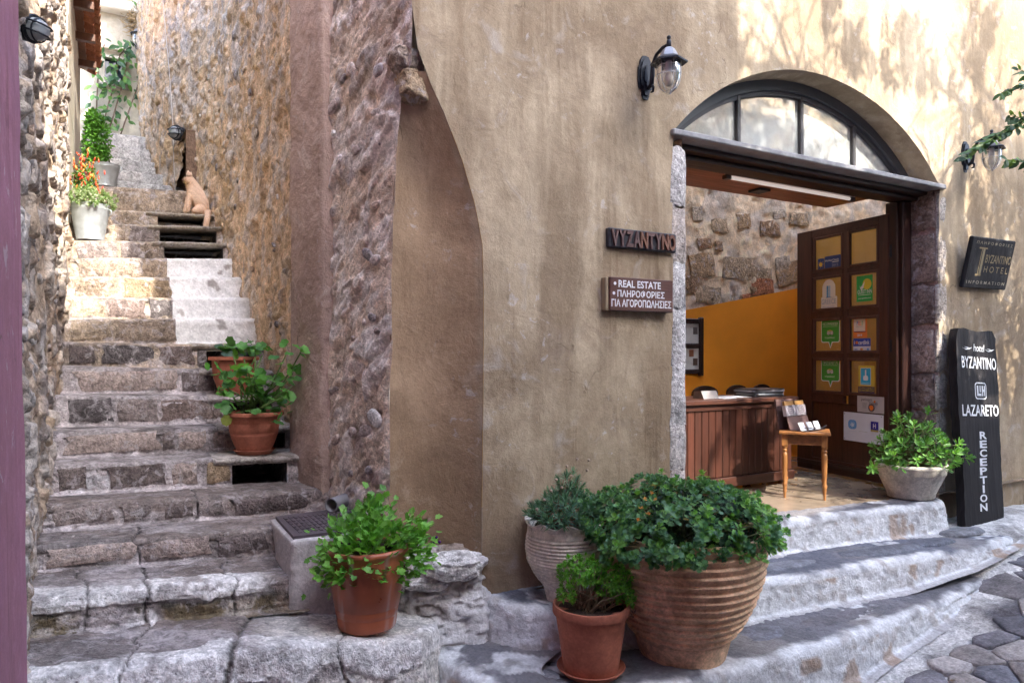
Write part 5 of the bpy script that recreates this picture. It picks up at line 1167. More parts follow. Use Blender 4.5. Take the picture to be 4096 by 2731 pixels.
# bulkhead lamps
def bulkhead(loc, out, s, label):
    t = thing('bulkhead_lamp', label, 'lamp', loc, 'bulkhead lamps on the alley walls'); o = Vector(out).normalized(); q = o.to_track_quat('Z', 'Y').to_matrix().to_4x4(); M = Matrix.Translation(loc) @ q @ Matrix.Diagonal((s, s, s, 1))
    mb = MB(); mb.lathe([(.062, -.03), (.064, .012), (.060, .022), (.052, .024)], 24, M=M); mb.build('base', m_black, t, True)
    mb = MB(); mb.lathe([(.052, .02), (.050, .045), (.042, .068), (.025, .082), (.001, .086)], 22, M=M, cap=False); mb.build('glass', simple('frosted_glass', (.33, .36, .38), .2), t, True)
    mb = MB()
    for y in (-.02, .022): mb.tube([M @ Vector((x, y, z)) for x, z in ((-.058, .015), (-.055, .05), (-.04, .08), (0, .095), (.04, .08), (.055, .05), (.058, .015))], .0045*s, 6)
    mb.tube([M @ Vector((.054*math.cos(k*.3142), .054*math.sin(k*.3142), .05)) for k in range(21)], .004*s, 6); mb.tube([M @ Vector((.061*math.cos(k*.3142), .061*math.sin(k*.3142), .02)) for k in range(21)], .006*s, 6)
    mb.build('guard', m_black, t, True); return t
bulkhead((-.25, 3.12, 2.87), (.8, -.5, -.25), .78, 'bulkhead lamp with black guard high on the sunlit rubble wall')
bulkhead((.66, 8.5, 4.08), (-.75, -.65, -.05), 1.25, 'small bulkhead lamp above the niche behind the cat')
fl = copy_tree(la, (.36, 11.58, 6.20), 'black wall lantern on the far cream house among the vines'); fl['group'] = 'lanterns up the alley'
# cable on the alley wall
mb = MB(); cp = [(.50, 9.0, 6.2), (.55, 8.95, 5.5), (.60, 8.9, 4.85), (.625, 8.75, 4.2), (.62, 8.6, 3.8), (.63, 8.5, 3.45)]
mb.tube(cp, .005, 6); tag(mb.build('electric_cable', simple('pale_cable', (.42, .38, .35), .6), None, True), 'pale electric cable running down the rough wall', 'cable')
# drain pipe stub
mb = MB(); T = Matrix.Translation((1.05, 3.69, .905)) @ Vector((-.72, -.69, 0)).to_track_quat('Z', 'Y').to_matrix().to_4x4()
mb.lathe([(.036, -.12), (.036, .075), (.032, .075), (.032, -.10)], 28, M=T, cap=False); mb.build
tag(mb.build('drain_pipe', simple('grey_pvc', (.26, .255, .27), .45), None, True), 'short grey drain pipe sticking out above the iron cover', 'pipe')
# utility box with iron cover
ub = thing('utility_box', 'rendered masonry box with a ribbed iron cover beside the stairs', 'utility box', (.9, 3.45, .5))
bx = np.array([(.70, 3.22), (1.18, 3.20), (1.22, 3.78), (.71, 3.72)]); V = []; 
P = np.zeros((60, 30, 3)); q = np.linspace(0, 4, 61)[:-1]
for i, s in enumerate(q):
    a = bx[int(s) % 4]; b = bx[(int(s)+1) % 4]; c = a + (b-a)*(s % 1)
    for j in range(30): z = .36 + (.845-.36)*min(1, j/25); k = max(0, j-25)/4; cc = c + (bx.mean(0)-c)*(.0 + .14*k**1.5 if j > 25 else .0); P[i, j] = (cc[0], cc[1], z + .012*min(1, k))
nz = fbm(P, 6., 4, 130)*.014 + fbm(P, 30., 3, 131)*.004; cen = np.array([.95, 3.42, .6]); dv_ = P-cen; dv_[..., 2] = 0; dv_ /= np.linalg.norm(dv_, axis=-1)[..., None]; P = P + dv_*nz[..., None]
grid('body', P, m_white, ub, np.broadcast_to(np.array((.54, .50, .49)), P.shape)*(1+.15*fbm(P, 5., 3, 133))[..., None], cu=True)
mb = MB(); mb.prism([(.72, 3.245), (1.17, 3.225), (1.19, 3.74), (.73, 3.69)], .850, .868); mb.build('cover', m_rust, ub)
for k in range(17):
    for l in range(6):
        x = .755+.024*k; y = 3.29 + .06*l; mb = MB() if (k == 0 and l == 0) else mb
        mb.box((x, y, .8682), (x+.013, y+.046, .8715))
mb.build('cover_ribs', m_rust, ub)

# ------------------------------------------------------------------ things in the reception room
ct = thing('reception_counter', 'dark wooden plank-fronted counter inside the doorway', 'counter', (4.0, 4.15, FZ)); CW = (.060, .020, .012)
x = 3.02; k = 0
while x < 4.86:
    mb = MB(); mb.box((x, 3.935 + (.0), .74), (x+.068, 3.955, 1.30), bev=.005); mb.build('plank', m_wood, ct, color=tuple(np.array(CW)*U(.75, 1.3))); x += .0715
mb = MB(); mb.box((3.0, 3.956, .72), (4.88, 3.99, 1.30)); mb.build('front_board', m_wood, ct, color=(.05, .018, .011))
mb = MB(); mb.box((3.0, 3.915, .665), (4.89, 3.95, .738), bev=.005); mb.build('base_rail', m_woodx, ct, color=CW)
mb = MB(); mb.box((3.0, 3.92, 1.255), (4.89, 3.954, 1.30), bev=.004); mb.build('top_rail', m_woodx, ct, color=CW)
mb = MB(); mb.box((2.98, 3.89, 1.302), (4.91, 4.40, 1.338), bev=.006); mb.build('top', m_woodx, ct, color=(.07, .024, .014))
for x in (3.05, 4.80):
    for y in (3.97, 4.34): mb = MB(); mb.lathe([(.035, FZ), (.035, .70), (.03, 1.30)], 12, M=Matrix.Translation((x, y, 0))); mb.build('leg', m_wood, ct, color=(.06, .02, .012))
mb = MB(); mb.box((4.85, 3.96, .70), (4.885, 4.36, 1.30)); mb.build('end_panel', m_wood, ct, color=(.055, .019, .012))
for i, (x, w) in enumerate(((4.15, .27), (4.58, .3), (4.98, .26), (5.3, .24))):
    t = thing('chair', ['chair with an arched back behind the counter, first from the picture frame', 'chair with an arched back behind the counter, second from the picture frame', 'chair with an arched back behind the counter, third from the picture frame', 'chair with an arched back nearest the open door leaf'][i], 'chair', (x, 4.62, FZ), 'chairs behind the counter')
    pts_ = [(-w/2, 0), (w/2, 0), (w/2, .10)] + [(w/2*math.cos(a), .10+.07*math.sin(a)) for a in np.linspace(0, math.pi, 12)][1:-1] + [(-w/2, .10)]
    mb = MB(); mb.prism(pts_, 0, .025, M=Matrix(((1, 0, 0, x), (0, 0, 1, 4.6), (0, 1, 0, 1.235), (0, 0, 0, 1)))); mb.build('backrest', m_wood, t, color=(.03, .012, .009))
    mb = MB(); mb.box((x-w/2, 4.5-.12, FZ+.42), (x+w/2, 4.6, FZ+.46), bev=.005); mb.build('seat', m_wood, t, color=(.05, .018, .011))
    for sx in (-1, 1):
        mb = MB(); mb.box((x+sx*(w/2-.02)-.015, 4.585, FZ), (x+sx*(w/2-.02)+.015, 4.618, 1.24)); mb.build('leg', m_wood, t, color=(.03, .012, .009))
        mb = MB(); mb.box((x+sx*(w/2-.02)-.015, 4.39, FZ), (x+sx*(w/2-.02)+.015, 4.42, FZ+.419)); mb.build('leg', m_wood, t, color=(.03, .012, .009))
mb = MB(); mb.prism([(0, 0), (.12, 0), (.10, .055), (.03, .06)], 0, .16, M=Matrix(((0, 0, 1, 3.98), (1, 0, 0, 4.02), (0, 1, 0, 1.3385), (0, 0, 0, 1)))); tag(mb.build('card_holder', m_paint, None, color=(.22, .2, .2)), 'small grey wedge card holder on the counter', 'card holder')
for i, (x, y, rz, w, c, lb_) in enumerate(((4.18, 4.05, .1, .16, (.75, .76, .78), 'loose white paper sheet on the counter by the card holder'), (4.38, 4.1, -.15, .2, (.72, .73, .76), 'white paper sheet lying on the middle of the counter'))):
    mb = MB(); mb.box((-w/2, -.1, 0), (w/2, .1, .004), M=Matrix.Translation((x, y, 1.339)) @ Matrix.Rotation(rz, 4, 'Z')); tag(mb.build('paper', m_paint, None, color=c), lb_, 'paper')
for i in range(5):
    mb = MB(); mb.box((-.17, -.11, 0), (.17, .11, .012), bev=.002, M=Matrix.Translation((4.68+.01*math.sin(i*2), 4.1, 1.3395+i*.0125)) @ Matrix.Rotation(.1*math.sin(i*1.7), 4, 'Z'))
    tag(mb.build('magazine', m_paint, None, color=[(.05, .05, .06), (.3, .32, .34), (.04, .04, .05), (.25, .25, .27), (.06, .05, .05)][i]), ['lowest magazine', 'second lowest magazine', 'middle magazine', 'second highest magazine', 'topmost magazine'][i] + ' in the dark stack on the counter', 'magazine', 'stacked magazines')
# framed pictures
pf = thing('picture_frame', 'dark carved wooden frame with small photographs on the orange wall', 'picture', (4.66, 4.93, 1.5))
mb = MB()
for (a, b, c, d) in ((4.46, 4.50, 1.48, 2.03), (4.82, 4.872, 1.48, 2.03)): mb.box((a, 4.915, c), (b, 4.953, d), bev=.008)
for c in (1.50, 1.74, 1.97): mb.box((4.501, 4.918, c), (4.819, 4.952, c+.045), bev=.006)
mb.build('frame', m_wood, pf, color=(.030, .013, .010))
for (a, b, c, d) in ((4.50, 4.82, 1.545, 1.74), (4.50, 4.82, 1.785, 1.97)): mb = MB(); mb.box((a, 4.935, c), (b, 4.95, d)); mb.build('mount', m_paint, pf, color=(.62, .62, .6))
for (x, z, c) in ((4.75, 1.87, (.12, .10, .10)), (4.70, 1.66, (.30, .13, .07)), (4.75, 1.58, (.14, .09, .07)), (4.6, 1.86, (.15, .12, .10))): mb = MB(); mb.box((x, 4.9335, z), (x+.055, 4.9349, z+.065)); mb.build('photograph', m_paint, pf, color=c)
# fluorescent lamp on the soffit
m_tube = NT('unlit_tube_glow'); m_tube.b.inputs['Emission Color'].default_value = (1, .86, .78, 1); m_tube.b.inputs['Emission Strength'].default_value = .08; m_tube = m_tube.fin((.8, .78, .76), .4)  # unlit white tube, faint glow added so it does not render dark
tl = thing('strip_lamp', 'white fluorescent strip lamp under the wooden soffit', 'lamp', (4.5, 3.6, 2.94)); M = frame((3.78, 3.60, 2.926), (1.43, .02, 0), (0, 0, 1))
mb = MB(); mb.box((0, -.025, .018), (1.44, .025, .038), bev=.004, M=M); mb.build('housing', m_paint, tl, color=(.62, .56, .56))
mb = MB(); mb.lathe([(.013, .03), (.013, 1.41)], 12, M=M @ Matrix.Translation((0, 0, .002)) @ Matrix.Rotation(math.pi/2, 4, 'Y')); mb.build('tube', m_tube, tl, True)
for x in (0, 1.41): mb = MB(); mb.box((x-.02, -.022, -.014), (x+.03, .022, .016), bev=.003, M=M); mb.build('tube_holder', m_paint, tl, color=(.10, .08, .08))
mb = MB(); mb.box((4.35, 3.80, 2.945), (4.47, 3.92, 2.964), bev=.004); tag(mb.build('ceiling_bracket', m_black), 'small dark bracket under the wooden soffit', 'bracket')
# side table
st = thing('side_table', 'small wooden side table with turned legs by the counter', 'table', (4.53, 3.53, FZ)); TC = (.26, .105, .03)
TM = Matrix.Translation((4.535, 3.545, 0)) @ Matrix.Rotation(R(38), 4, 'Z')
mb = MB(); mb.box((-.175, -.175, 1.095), (.175, .175, 1.115), bev=.004, M=TM); mb.build('table_top', m_woodx, st, color=TC)
for s in range(4):
    mb = MB(); mb.box((-.115, -.142, 1.02), (.115, -.126, 1.0945), M=TM @ Matrix.Rotation(s*math.pi/2, 4, 'Z')); mb.build('apron', m_woodx, st, color=(.19, .075, .024))
for sx in (-1, 1):
    for sy in (-1, 1):
        mb = MB(); L_ = TM @ Matrix.Translation((sx*.135, sy*.135, 0)); mb.box((-.02, -.02, 1.01), (.02, .02, 1.0945), M=L_)
        mb.lathe([(.008, FZ), (.013, .70), (.012, .705), (.018, .72), (.018, .732), (.012, .742), (.0165, .80), (.019, .93), (.018, .955), (.012, .962), (.018, .972), (.018, .98), (.012, .986), (.019, .998), (.019, 1.0095)], 14, M=L_); autosmooth(mb.build('leg', m_wood, st, color=(.30, .13, .04)), 40)
# brochure rack with cards
br = thing('brochure_rack', 'stepped acrylic leaflet rack standing on the side table', 'rack', (4.5, 3.56, 1.115)); BM = TM @ Matrix.Rotation(R(-30), 4, 'Z') @ Matrix.Translation((0, .02, 1.1155))
mb = MB(); mb.box((-.14, -.10, 0), (.14, .11, .006), M=BM); mb.prism([(.10, 0), (.115, 0), (.145, .225), (.135, .225)], -.14, .14, M=BM @ Matrix(((0, 0, 1, 0), (1, 0, 0, 0), (0, 1, 0, 0), (0, 0, 0, 1)))); mb.prism([(.01, 0), (.02, 0), (.045, .10), (.04, .10)], -.14, .14, M=BM @ Matrix(((0, 0, 1, 0), (1, 0, 0, 0), (0, 1, 0, 0), (0, 0, 0, 1))))
mb.build('rack_body', simple('smoky_acrylic', (.12, .075, .07), .2), br)
mb = MB(); mb.tube([BM @ Vector(v) for v in ((-.15, -.10, .025), (-.13, -.12, .035), (-.05, -.125, .02), (0, -.125, .035), (.05, -.125, .02), (.13, -.12, .035), (.15, -.10, .02), (.15, -.09, -.0))], .003, 6)
mb.tube([BM @ Vector(v) for v in ((-.15, -.10, .006), (.15, -.10, .006))], .003, 6)
for k in range(7): x = -.05+.0167*k; mb.tube([BM @ Vector((x, -.122, .006)), BM @ Vector((x, -.122, .026))], .0018, 5)
mb.build('wire_rail', m_black, br, True)
for i, (x, y, z, lb_) in enumerate(((-.10, -.075, .008, 'white card at the front of the leaflet rack, by the counter'), (0, -.078, .008, 'white card at the front middle of the leaflet rack'), (.10, -.075, .008, 'white card at the front of the leaflet rack, nearest the door'))):
    C_ = BM @ Matrix.Translation((x, y, z)) @ Matrix.Rotation(-.45, 4, 'X'); mb = MB(); mb.box((-.035, 0, 0), (.035, .006, .062), M=C_); tag(mb.build('card', m_paint, None, color=(.75, .77, .80)), lb_, 'card', 'cards in the leaflet rack')
for i, (x, lb_) in enumerate(((-.07, 'patterned leaflet box on the rack, nearer the counter'), (.07, 'patterned leaflet box on the rack, nearer the door'))):
    t = thing('leaflet_box', lb_, 'leaflet box', BM @ Vector((x, .06, .10)), 'leaflet boxes on the rack'); C_ = BM @ Matrix.Translation((x, .045, .105)) @ Matrix.Rotation(-.18, 4, 'X')
    mb = MB(); mb.box((-.064, -.004, 0), (.064, .026, .080), M=C_); mb.build('box', m_paint, t, color=(.52, .47, .49))
    mb = MB()
    for k in range(-3, 8): 
        for sg in (1, -1):
            a0 = -.064 + k*.018; a1 = a0 + sg*.05; 
            if -.064 <= a0 <= .064 and -.064 <= a1 <= .064: mb.tube([C_ @ Vector((a0, -.0055, .0)), C_ @ Vector((a1, -.0055, .08))], .0012, 4)
    mb.build('lattice', m_paint, t, color=(.07, .05, .07))
    mb = MB(); mb.box((-.06, .004, .081), (.06, .020, .112), M=C_); mb.build('leaflets', m_paint, t, color=(.30, .16, .05))

# ------------------------------------------------------------------ pots
RV = Vector((.8695, -.494, 0)); FV = Vector((.494, .8695, 0))
def pot_grid(name, prof, loc, parent, mat, col, seed, noise=.004, n=72, speck=0., wavy=0., stain=None, streak=0., inner=.012):
    prof = list(prof); top = prof[-1]; prof += [(top[0]-inner*.4, top[1]+.003), (top[0]-inner, top[1]-.002), (top[0]-inner-.004, top[1]-.08)]
    A = np.linspace(0, 2*np.pi, n, endpoint=False); P = np.zeros((len(prof)+1, n, 3)); P[0] = (0, 0, prof[0][1])
    for i, (r, z) in enumerate(prof):
        rr = r*(1 + (wavy*np.cos(A*9+seed) if z > top[1]-.02 else 0)); zz0 = z + (wavy*.28*np.sin(A*9+1) if z > top[1]-.03 else 0)
        P[i+1] = np.stack([rr*np.cos(A), rr*np.sin(A), zz0+0*A], -1)
    Q = P + seed; d = noise*fbm(Q, 9., 4, seed); rad = np.hypot(P[..., 0], P[..., 1])+1e-6
    P[..., 0] *= 1+d/rad*(rad > .02); P[..., 1] *= 1+d/rad*(rad > .02)
    C = np.broadcast_to(np.asarray(col, float), P.shape)*(1+.22*fbm(Q, 6., 4, seed+1))[..., None]
    if stain is not None: C = mixc(C, stain, sstep(.05, .5, fbm(Q*np.array([1, 1, .6]), 7., 4, seed+2))*.6)
    if streak: C = mixc(C, (.5, .45, .45), sstep(.28, .55, fbm(Q*np.array([1, 1, .12]), 22., 3, seed+5))*streak)
    if speck: 
        f1, f2, idn = worley(Q, 34., seed+7); C = mixc(C, (.70, .68, .64), (f1 < .17*(.5+idn))*(idn < speck)*.9)
    P = P + np.array(loc); return grid(name, P, mat, parent, np.clip(C, 0, 1), cv=True)
def soil(parent, loc, r):
    n = 20; V = [(loc[0], loc[1], loc[2]+.01)] + [(loc[0]+r*math.cos(6.2832*k/n), loc[1]+r*math.sin(6.2832*k/n), loc[2]+.006*math.sin(k*2.1)) for k in range(n)]
    ob('soil', V, [(0, k+1, (k+1) % n+1) for k in range(n)], m_soil, parent)
def dome(cen, rad, n, rnd, lo=-.25, jit=.15):
    out = []
    for k in range(n):
        z = lo + (1-lo)*((k+.5)/n); a = k*2.39996 + rnd.uniform(-.25, .25); r = math.sqrt(max(0, 1-z*z)); s = 1 + rnd.uniform(-jit, jit*.5)
        nrm = Vector((r*math.cos(a), r*math.sin(a), z)); out.append((Vector(cen) + Vector((nrm.x*rad[0]*s, nrm.y*rad[1]*s, nrm.z*rad[2]*s)), nrm))
    return out
rs = random.Random(99)
# big ribbed pot with dark chrysanthemum
bp = thing('potted_chrysanthemum', 'huge ribbed terracotta pot overflowing with dark green chrysanthemum', 'potted plant', (2.43, 2.60, .235))
L0 = (2.43, 2.60, .232); ctl = [(0, .205), (.03, .213), (.09, .228), (.18, .292), (.28, .342), (.38, .376), (.48, .392), (.60, .388)]
zs_ = np.linspace(0, .60, 190); prof = []
for z in zs_:
    r = float(np.interp(z, [c[0] for c in ctl], [c[1] for c in ctl])); ph = (z-.10)/.038
    if z > .10 and z < .59: f = ph % 1; r += .020*(f**.8 if f < .78 else (1-f)/.22*.82) - .010
    prof.append((r, float(z)))
prof.append((.390, .608))
pot_grid('pot', prof, L0, bp, m_clay, (.78, .52, .33), 21, .006, 110, .045, 0, (.42, .22, .12), 0, .03)
soil(bp, (2.43, 2.60, .80), .35)
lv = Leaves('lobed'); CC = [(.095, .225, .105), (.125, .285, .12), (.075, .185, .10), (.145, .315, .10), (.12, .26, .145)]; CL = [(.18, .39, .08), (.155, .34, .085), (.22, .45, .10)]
tips = []
def bumpy(v, f, sd): return float(vn(np.array([[v.x*f, v.y*f, v.z*f]]), sd)[0])
for (p, nrm) in dome((2.42, 2.61, .845), (.505, .44, .215), 820, rs, -.28, .10):
    k = bumpy(p, 6.5, 3); k2 = bumpy(p, 15., 4)
    if k2 < -.5 and rs.random() < .7: continue                       # gaps between the shoots
    flat = 1 - .25*max(0, nrm.z)**3
    p = Vector((2.42, 2.61, .845)) + (p - Vector((2.42, 2.61, .845)))*(1 + .13*k + .05*k2)*flat + Vector((0, 0, .035*max(0, k)*max(0, nrm.z)*2))
    if rs.random() < .05: p = p + nrm*rs.uniform(.02, .06) + Vector((0, 0, .02))
    if p.y > 3.06: p.y = 3.06 - rs.uniform(0, .06)
    front = nrm.dot(-FV); side_ = (p - Vector((2.42, 2.61, .85))).dot(RV); light_green = rs.random() < (.12 + .45*max(0, min(1, side_/.5 + .45)) if front > .1 and nrm.z < .7 else .10)  # lighter green leaves more frequent on the front, increasing to the right
    ax = (nrm*.75 + Vector((rs.gauss(0, .25), rs.gauss(0, .25), .8))).normalized(); n_ = rs.randrange(7, 14); sz_ = rs.uniform(.024, .05)
    if rs.random() < .035: lv.rosette(p - nrm*.02, ax, 4, sz_, [(.30, .20, .05), (.22, .13, .06), (.35, .30, .06)], (.6, 1.9), rs)
    lv.rosette(p, ax, n_, sz_, CL if light_green else CC, (.35, 1.6), rs); tips.append(p)
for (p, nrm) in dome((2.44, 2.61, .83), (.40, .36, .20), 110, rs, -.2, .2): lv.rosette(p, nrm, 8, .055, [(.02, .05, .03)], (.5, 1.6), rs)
for k in range(60):      # leaves hanging over the rim
    a = rs.uniform(0, 6.28); p = Vector((2.43 + .41*math.cos(a), 2.60+.41*math.sin(a), rs.uniform(.78, .86))); 
    if p.y < 3.05: lv.rosette(p, (math.cos(a), math.sin(a), -.15), 7, .055, CC + CL[:1], (.4, 1.5), rs)
lv.mesh('foliage', m_leaf, bp)
stems(bp, [((2.43+rs.uniform(-.15, .15), 2.60+rs.uniform(-.15, .15), .73), t.lerp(Vector((2.43, 2.6, .75)), .12)) for t in tips[::3]], .004, (.10, .11, .05))
lv = Leaves('small')
for x, z in ((2.10, 1.06), (2.06, 1.04), (2.04, 1.0), (2.12, 1.03), (2.02, .95), (2.0, .86), (2.08, .97)): lv.rosette((x+.02, 2.46, z), (0, -.5, .8), 9, .016, [(.62, .27, .06)], (.6, 1.2), rs)
lv.mesh('flower', m_leaf, bp)
# white ribbed pot with grey-green needles
wp = thing('potted_silver_bush', 'whitewashed ribbed clay jar with a grey-green needle-leaved bush', 'potted plant', (1.97, 2.945, .47))
ctl = [(0, .088), (.02, .092), (.07, .105), (.13, .150), (.20, .184), (.26, .192), (.32, .186), (.365, .180), (.385, .188)]
prof = []
for z in np.linspace(0, .385, 90):
    r = float(np.interp(z, [c[0] for c in ctl], [c[1] for c in ctl])); 
    if .10 < z < .33: r += .0035*math.sin(z/.0165*6.2832)
    prof.append((r, float(z)))
prof += [(.196, .392)]
P0 = (1.97, 2.945, .468); pot_grid('jar', prof, P0, wp, m_clay, (.84, .79, .70), 23, .004, 90, 0, .035, (.55, .46, .38), 0, .016); soil(wp, (1.97, 2.945, .825), .15)
lv = Leaves('needle'); NC = [(.13, .26, .17), (.10, .21, .14), (.17, .31, .20), (.085, .18, .13)]; tp_ = []
for (p, nrm) in dome((1.945, 2.90, .90), (.175, .155, .115), 90, rs, -.25, .2):
    if p.y > 3.07: p.y = 3.05
    tp_.append(p); lv.rosette(p, (nrm + Vector((0, 0, .6))), 34, rs.uniform(.042, .058), NC, (.1, 1.5), rs)
for (p, nrm) in dome((1.99, 2.93, 1.0), (.07, .07, .10), 14, rs, -.2, .1): tp_.append(p); lv.rosette(p, nrm + Vector((0, 0, .8)), 34, .05, NC, (.1, 1.5), rs)
lv.mesh('foliage', m_leaf, wp)
lv = Leaves('needle')
for (p, nrm) in dome((1.95, 2.90, .885), (.14, .13, .09), 40, rs, -.4, .2): lv.rosette(p, nrm, 12, .05, [(.24, .13, .07), (.18, .10, .06)], (.6, 2.2), rs)
lv.mesh('dry_leaves', m_leaf, wp)
stems(wp, [((1.97+rs.uniform(-.06, .06), 2.92+rs.uniform(-.06, .06), .83), t) for t in tp_[::2]], .0035, (.17, .12, .08))
fl_ = [(1.80, .99), (1.84, 1.03), (1.87, 1.08), (1.93, 1.14), (1.99, 1.17), (2.06, 1.16), (1.76, .95), (1.90, 1.04), (1.96, 1.09), (2.05, 1.11)]
stems(wp, [((1.93, 2.9, .93), (x, 2.86, z)) for x, z in fl_], .0012, (.22, .17, .10)); mb = MB()
for x, z in fl_: mb = MB(); mb.sphere((x, 2.86, z), .0075, 6, (.42, .33, .25)); mb.build('seed_head', m_stem, wp, True, cols=True)
# plastic pot with bush basil
def plastic_pot(parent, loc, r, h, c, style=0):
    x, y, z = loc
    if style == 0: pr = [(r*.70, 0), (r*.72, .006), (r*.76, h*.2), (r*.86, h*.6), (r*.925, h*.84), (r*.93, h*.86), (r*.99, h*.865), (r*1.0, h*.88), (r*1.0, h*.97), (r*.985, h), (r*.93, h*1.0), (r*.90, h*.9)]
    else: pr = [(r*.50, 0), (r*.53, .006), (r*.66, h*.18), (r*.775, h*.42), (r*.80, h*.46), (r*.79, h*.475), (r*.805, h*.49), (r*.80, h*.505), (r*.82, h*.52), (r*.845, h*.72), (r*.84, h*.735), (r*.855, h*.75), (r*.86, h*.89), (r*.90, h*.90), (r*.99, h*.91), (r*1.0, h*.94), (r*.98, h), (r*.88, h*1.0), (r*.85, h*.9)]
    mb = MB(); mb.lathe(pr, 56, M=Matrix.Translation(loc)); autosmooth(mb.build('pot', m_terra, parent, color=c), 50)
    rb = r*(.70 if style == 0 else .50); sr = [(rb+.012, .0), (rb+.028, .020), (rb+.034, .024), (rb+.030, .027), (rb+.010, .012)]
    mb = MB(); mb.lathe([(a, b-.006) for a, b in sr], 48, M=Matrix.Translation(loc)); autosmooth(mb.build('saucer', m_terra, parent, color=tuple(np.array(c)*.9)), 50)
    soil(parent, (x, y, z+h*.90), r*.88)
TCOL = (.44, .155, .095)
sp = thing('potted_basil', 'terracotta plastic pot of bright bush basil on the lowest step', 'potted plant', (1.875, 2.55, .25)); plastic_pot(sp, (1.885, 2.60, .270), .172, .295, TCOL)
lv = Leaves('small'); BC = [(.14, .36, .045), (.18, .43, .055), (.10, .28, .04), (.22, .47, .075)]; tps = []
for (cen, rad, n) in (((1.85, 2.62, .70), (.105, .10, .075), 75), ((1.965, 2.55, .655), (.085, .085, .10), 75), ((2.0, 2.52, .60), (.055, .06, .07), 30), ((1.77, 2.63, .61), (.04, .05, .05), 16)):
    for (p, nrm) in dome(cen, rad, n, rs, -.45, .2): tps.append(p); lv.rosette(p, nrm + Vector((0, 0, .5)), 15, rs.uniform(.021, .03), BC, (.3, 1.6), rs)
lv.mesh('foliage', m_leaf, sp)
stems(sp, [((1.885+rs.uniform(-.06, .06), 2.60+rs.uniform(-.06, .06), .53), t) for t in tps[::3]], .0028, (.30, .24, .15))
lv = Leaves('small')
for k in range(30): p = Vector((2.03+rs.gauss(0, .03), 2.54+rs.gauss(0, .03), .60+rs.gauss(0, .055))); lv.rosette(p, (rs.uniform(-1, 1), rs.uniform(-1, 1), .5), 7, .016, [(.22, .16, .13), (.17, .12, .10)], (.2, 1.4), rs)
lv.mesh('dry_leaves', m_leaf, sp)
# glazed brick-red pot with ivy geranium
ip = thing('potted_ivy_geranium', 'tall stained red clay pot of ivy geranium beside the utility box', 'potted plant', (.985, 3.05, .5)); I0 = (.985, 3.02, .498)
prof = [(r_*1.17, z_) for r_, z_ in [(.105, 0), (.108, .01), (.112, .05), (.110, .055), (.114, .06), (.117, .085), (.115, .09), (.119, .095), (.128, .16), (.139, .24), (.147, .30), (.151, .325), (.156, .33), (.158, .345), (.152, .35)]]
pot_grid('pot', prof, I0, ip, simple('glazed_clay', 'attr', .35, 0, .15, 60., .15), (.36, .10, .045), 31, .002, 72, .05, 0, (.20, .055, .03), .75); soil(ip, (.985, 3.02, .833), .165)
lv = Leaves('ivy'); IC = [(.17, .42, .07), (.21, .48, .085), (.13, .34, .06), (.26, .54, .11)]; ps = []
base = Vector((.985, 3.02, .845))
for (dx, dz, dep, n) in ((-.12, .06, 0, 24), (-.15, -.02, -.05, 22), (-.07, .0, -.12, 26), (0, .10, 0, 20), (.03, .16, .02, 18), (.0, .05, -.1, 22), (.09, .08, -.03, 22), (.15, .05, -.02, 20), (.20, .02, -.03, 16), (.24, .07, .0, 12), (.12, -.05, -.08, 24), (.20, -.08, -.04, 18), (.05, -.02, -.14, 16), (-.15, -.07, -.10, 16), (-.09, -.05, -.15, 14), (.26, -.02, 0, 10)):
    c = base + RV*dx*.86 + Vector((0, 0, dz)) + FV*dep; ps.append(c)
    for k in range(n):
        p = c + Vector((rs.gauss(0, .034), rs.gauss(0, .034), rs.gauss(0, .034))); out = (p - (base - Vector((0, 0, .08)))).normalized()
        lv.add(p, out + Vector((rs.gauss(0, .5), rs.gauss(0, .5), rs.gauss(.1, .5))), Vector((rs.gauss(0, .4), rs.gauss(-.3, .4), 1)), rs.uniform(.028, .042), np.array(rs.choice(IC))*rs.uniform(.8, 1.15))
lv.objects('leaf', ip)
lv = Leaves('ivy')
for c in ps:
    for k in range(48):
        p = c + Vector((rs.gauss(0, .042), rs.gauss(.02, .04), rs.gauss(-.01, .04))); out = (p - (base - Vector((0, 0, .08)))).normalized()
        lv.add(p, out + Vector((rs.gauss(0, .5), rs.gauss(0, .5), rs.gauss(.1, .5))), Vector((rs.gauss(0, .4), rs.gauss(-.3, .4), 1)), rs.uniform(.024, .038), np.array(rs.choice(IC))*rs.uniform(.7, 1.1))
tag(lv.mesh('foliage', m_leaf, ip), None, None, None, 'stuff'); stems(ip, [(base + Vector((rs.uniform(-.05, .05), rs.uniform(-.05, .05), -.02)), p) for p in ps], .0035, (.16, .24, .07))
mb = MB()
for dx, dz in ((.305, .035), (.318, .015), (.29, .01)): mb.sphere(base + RV*dx + Vector((0, 0, dz)), .007, 6, (.10, .02, .16))
mb.build('flower', m_stem, ip, True, cols=True)
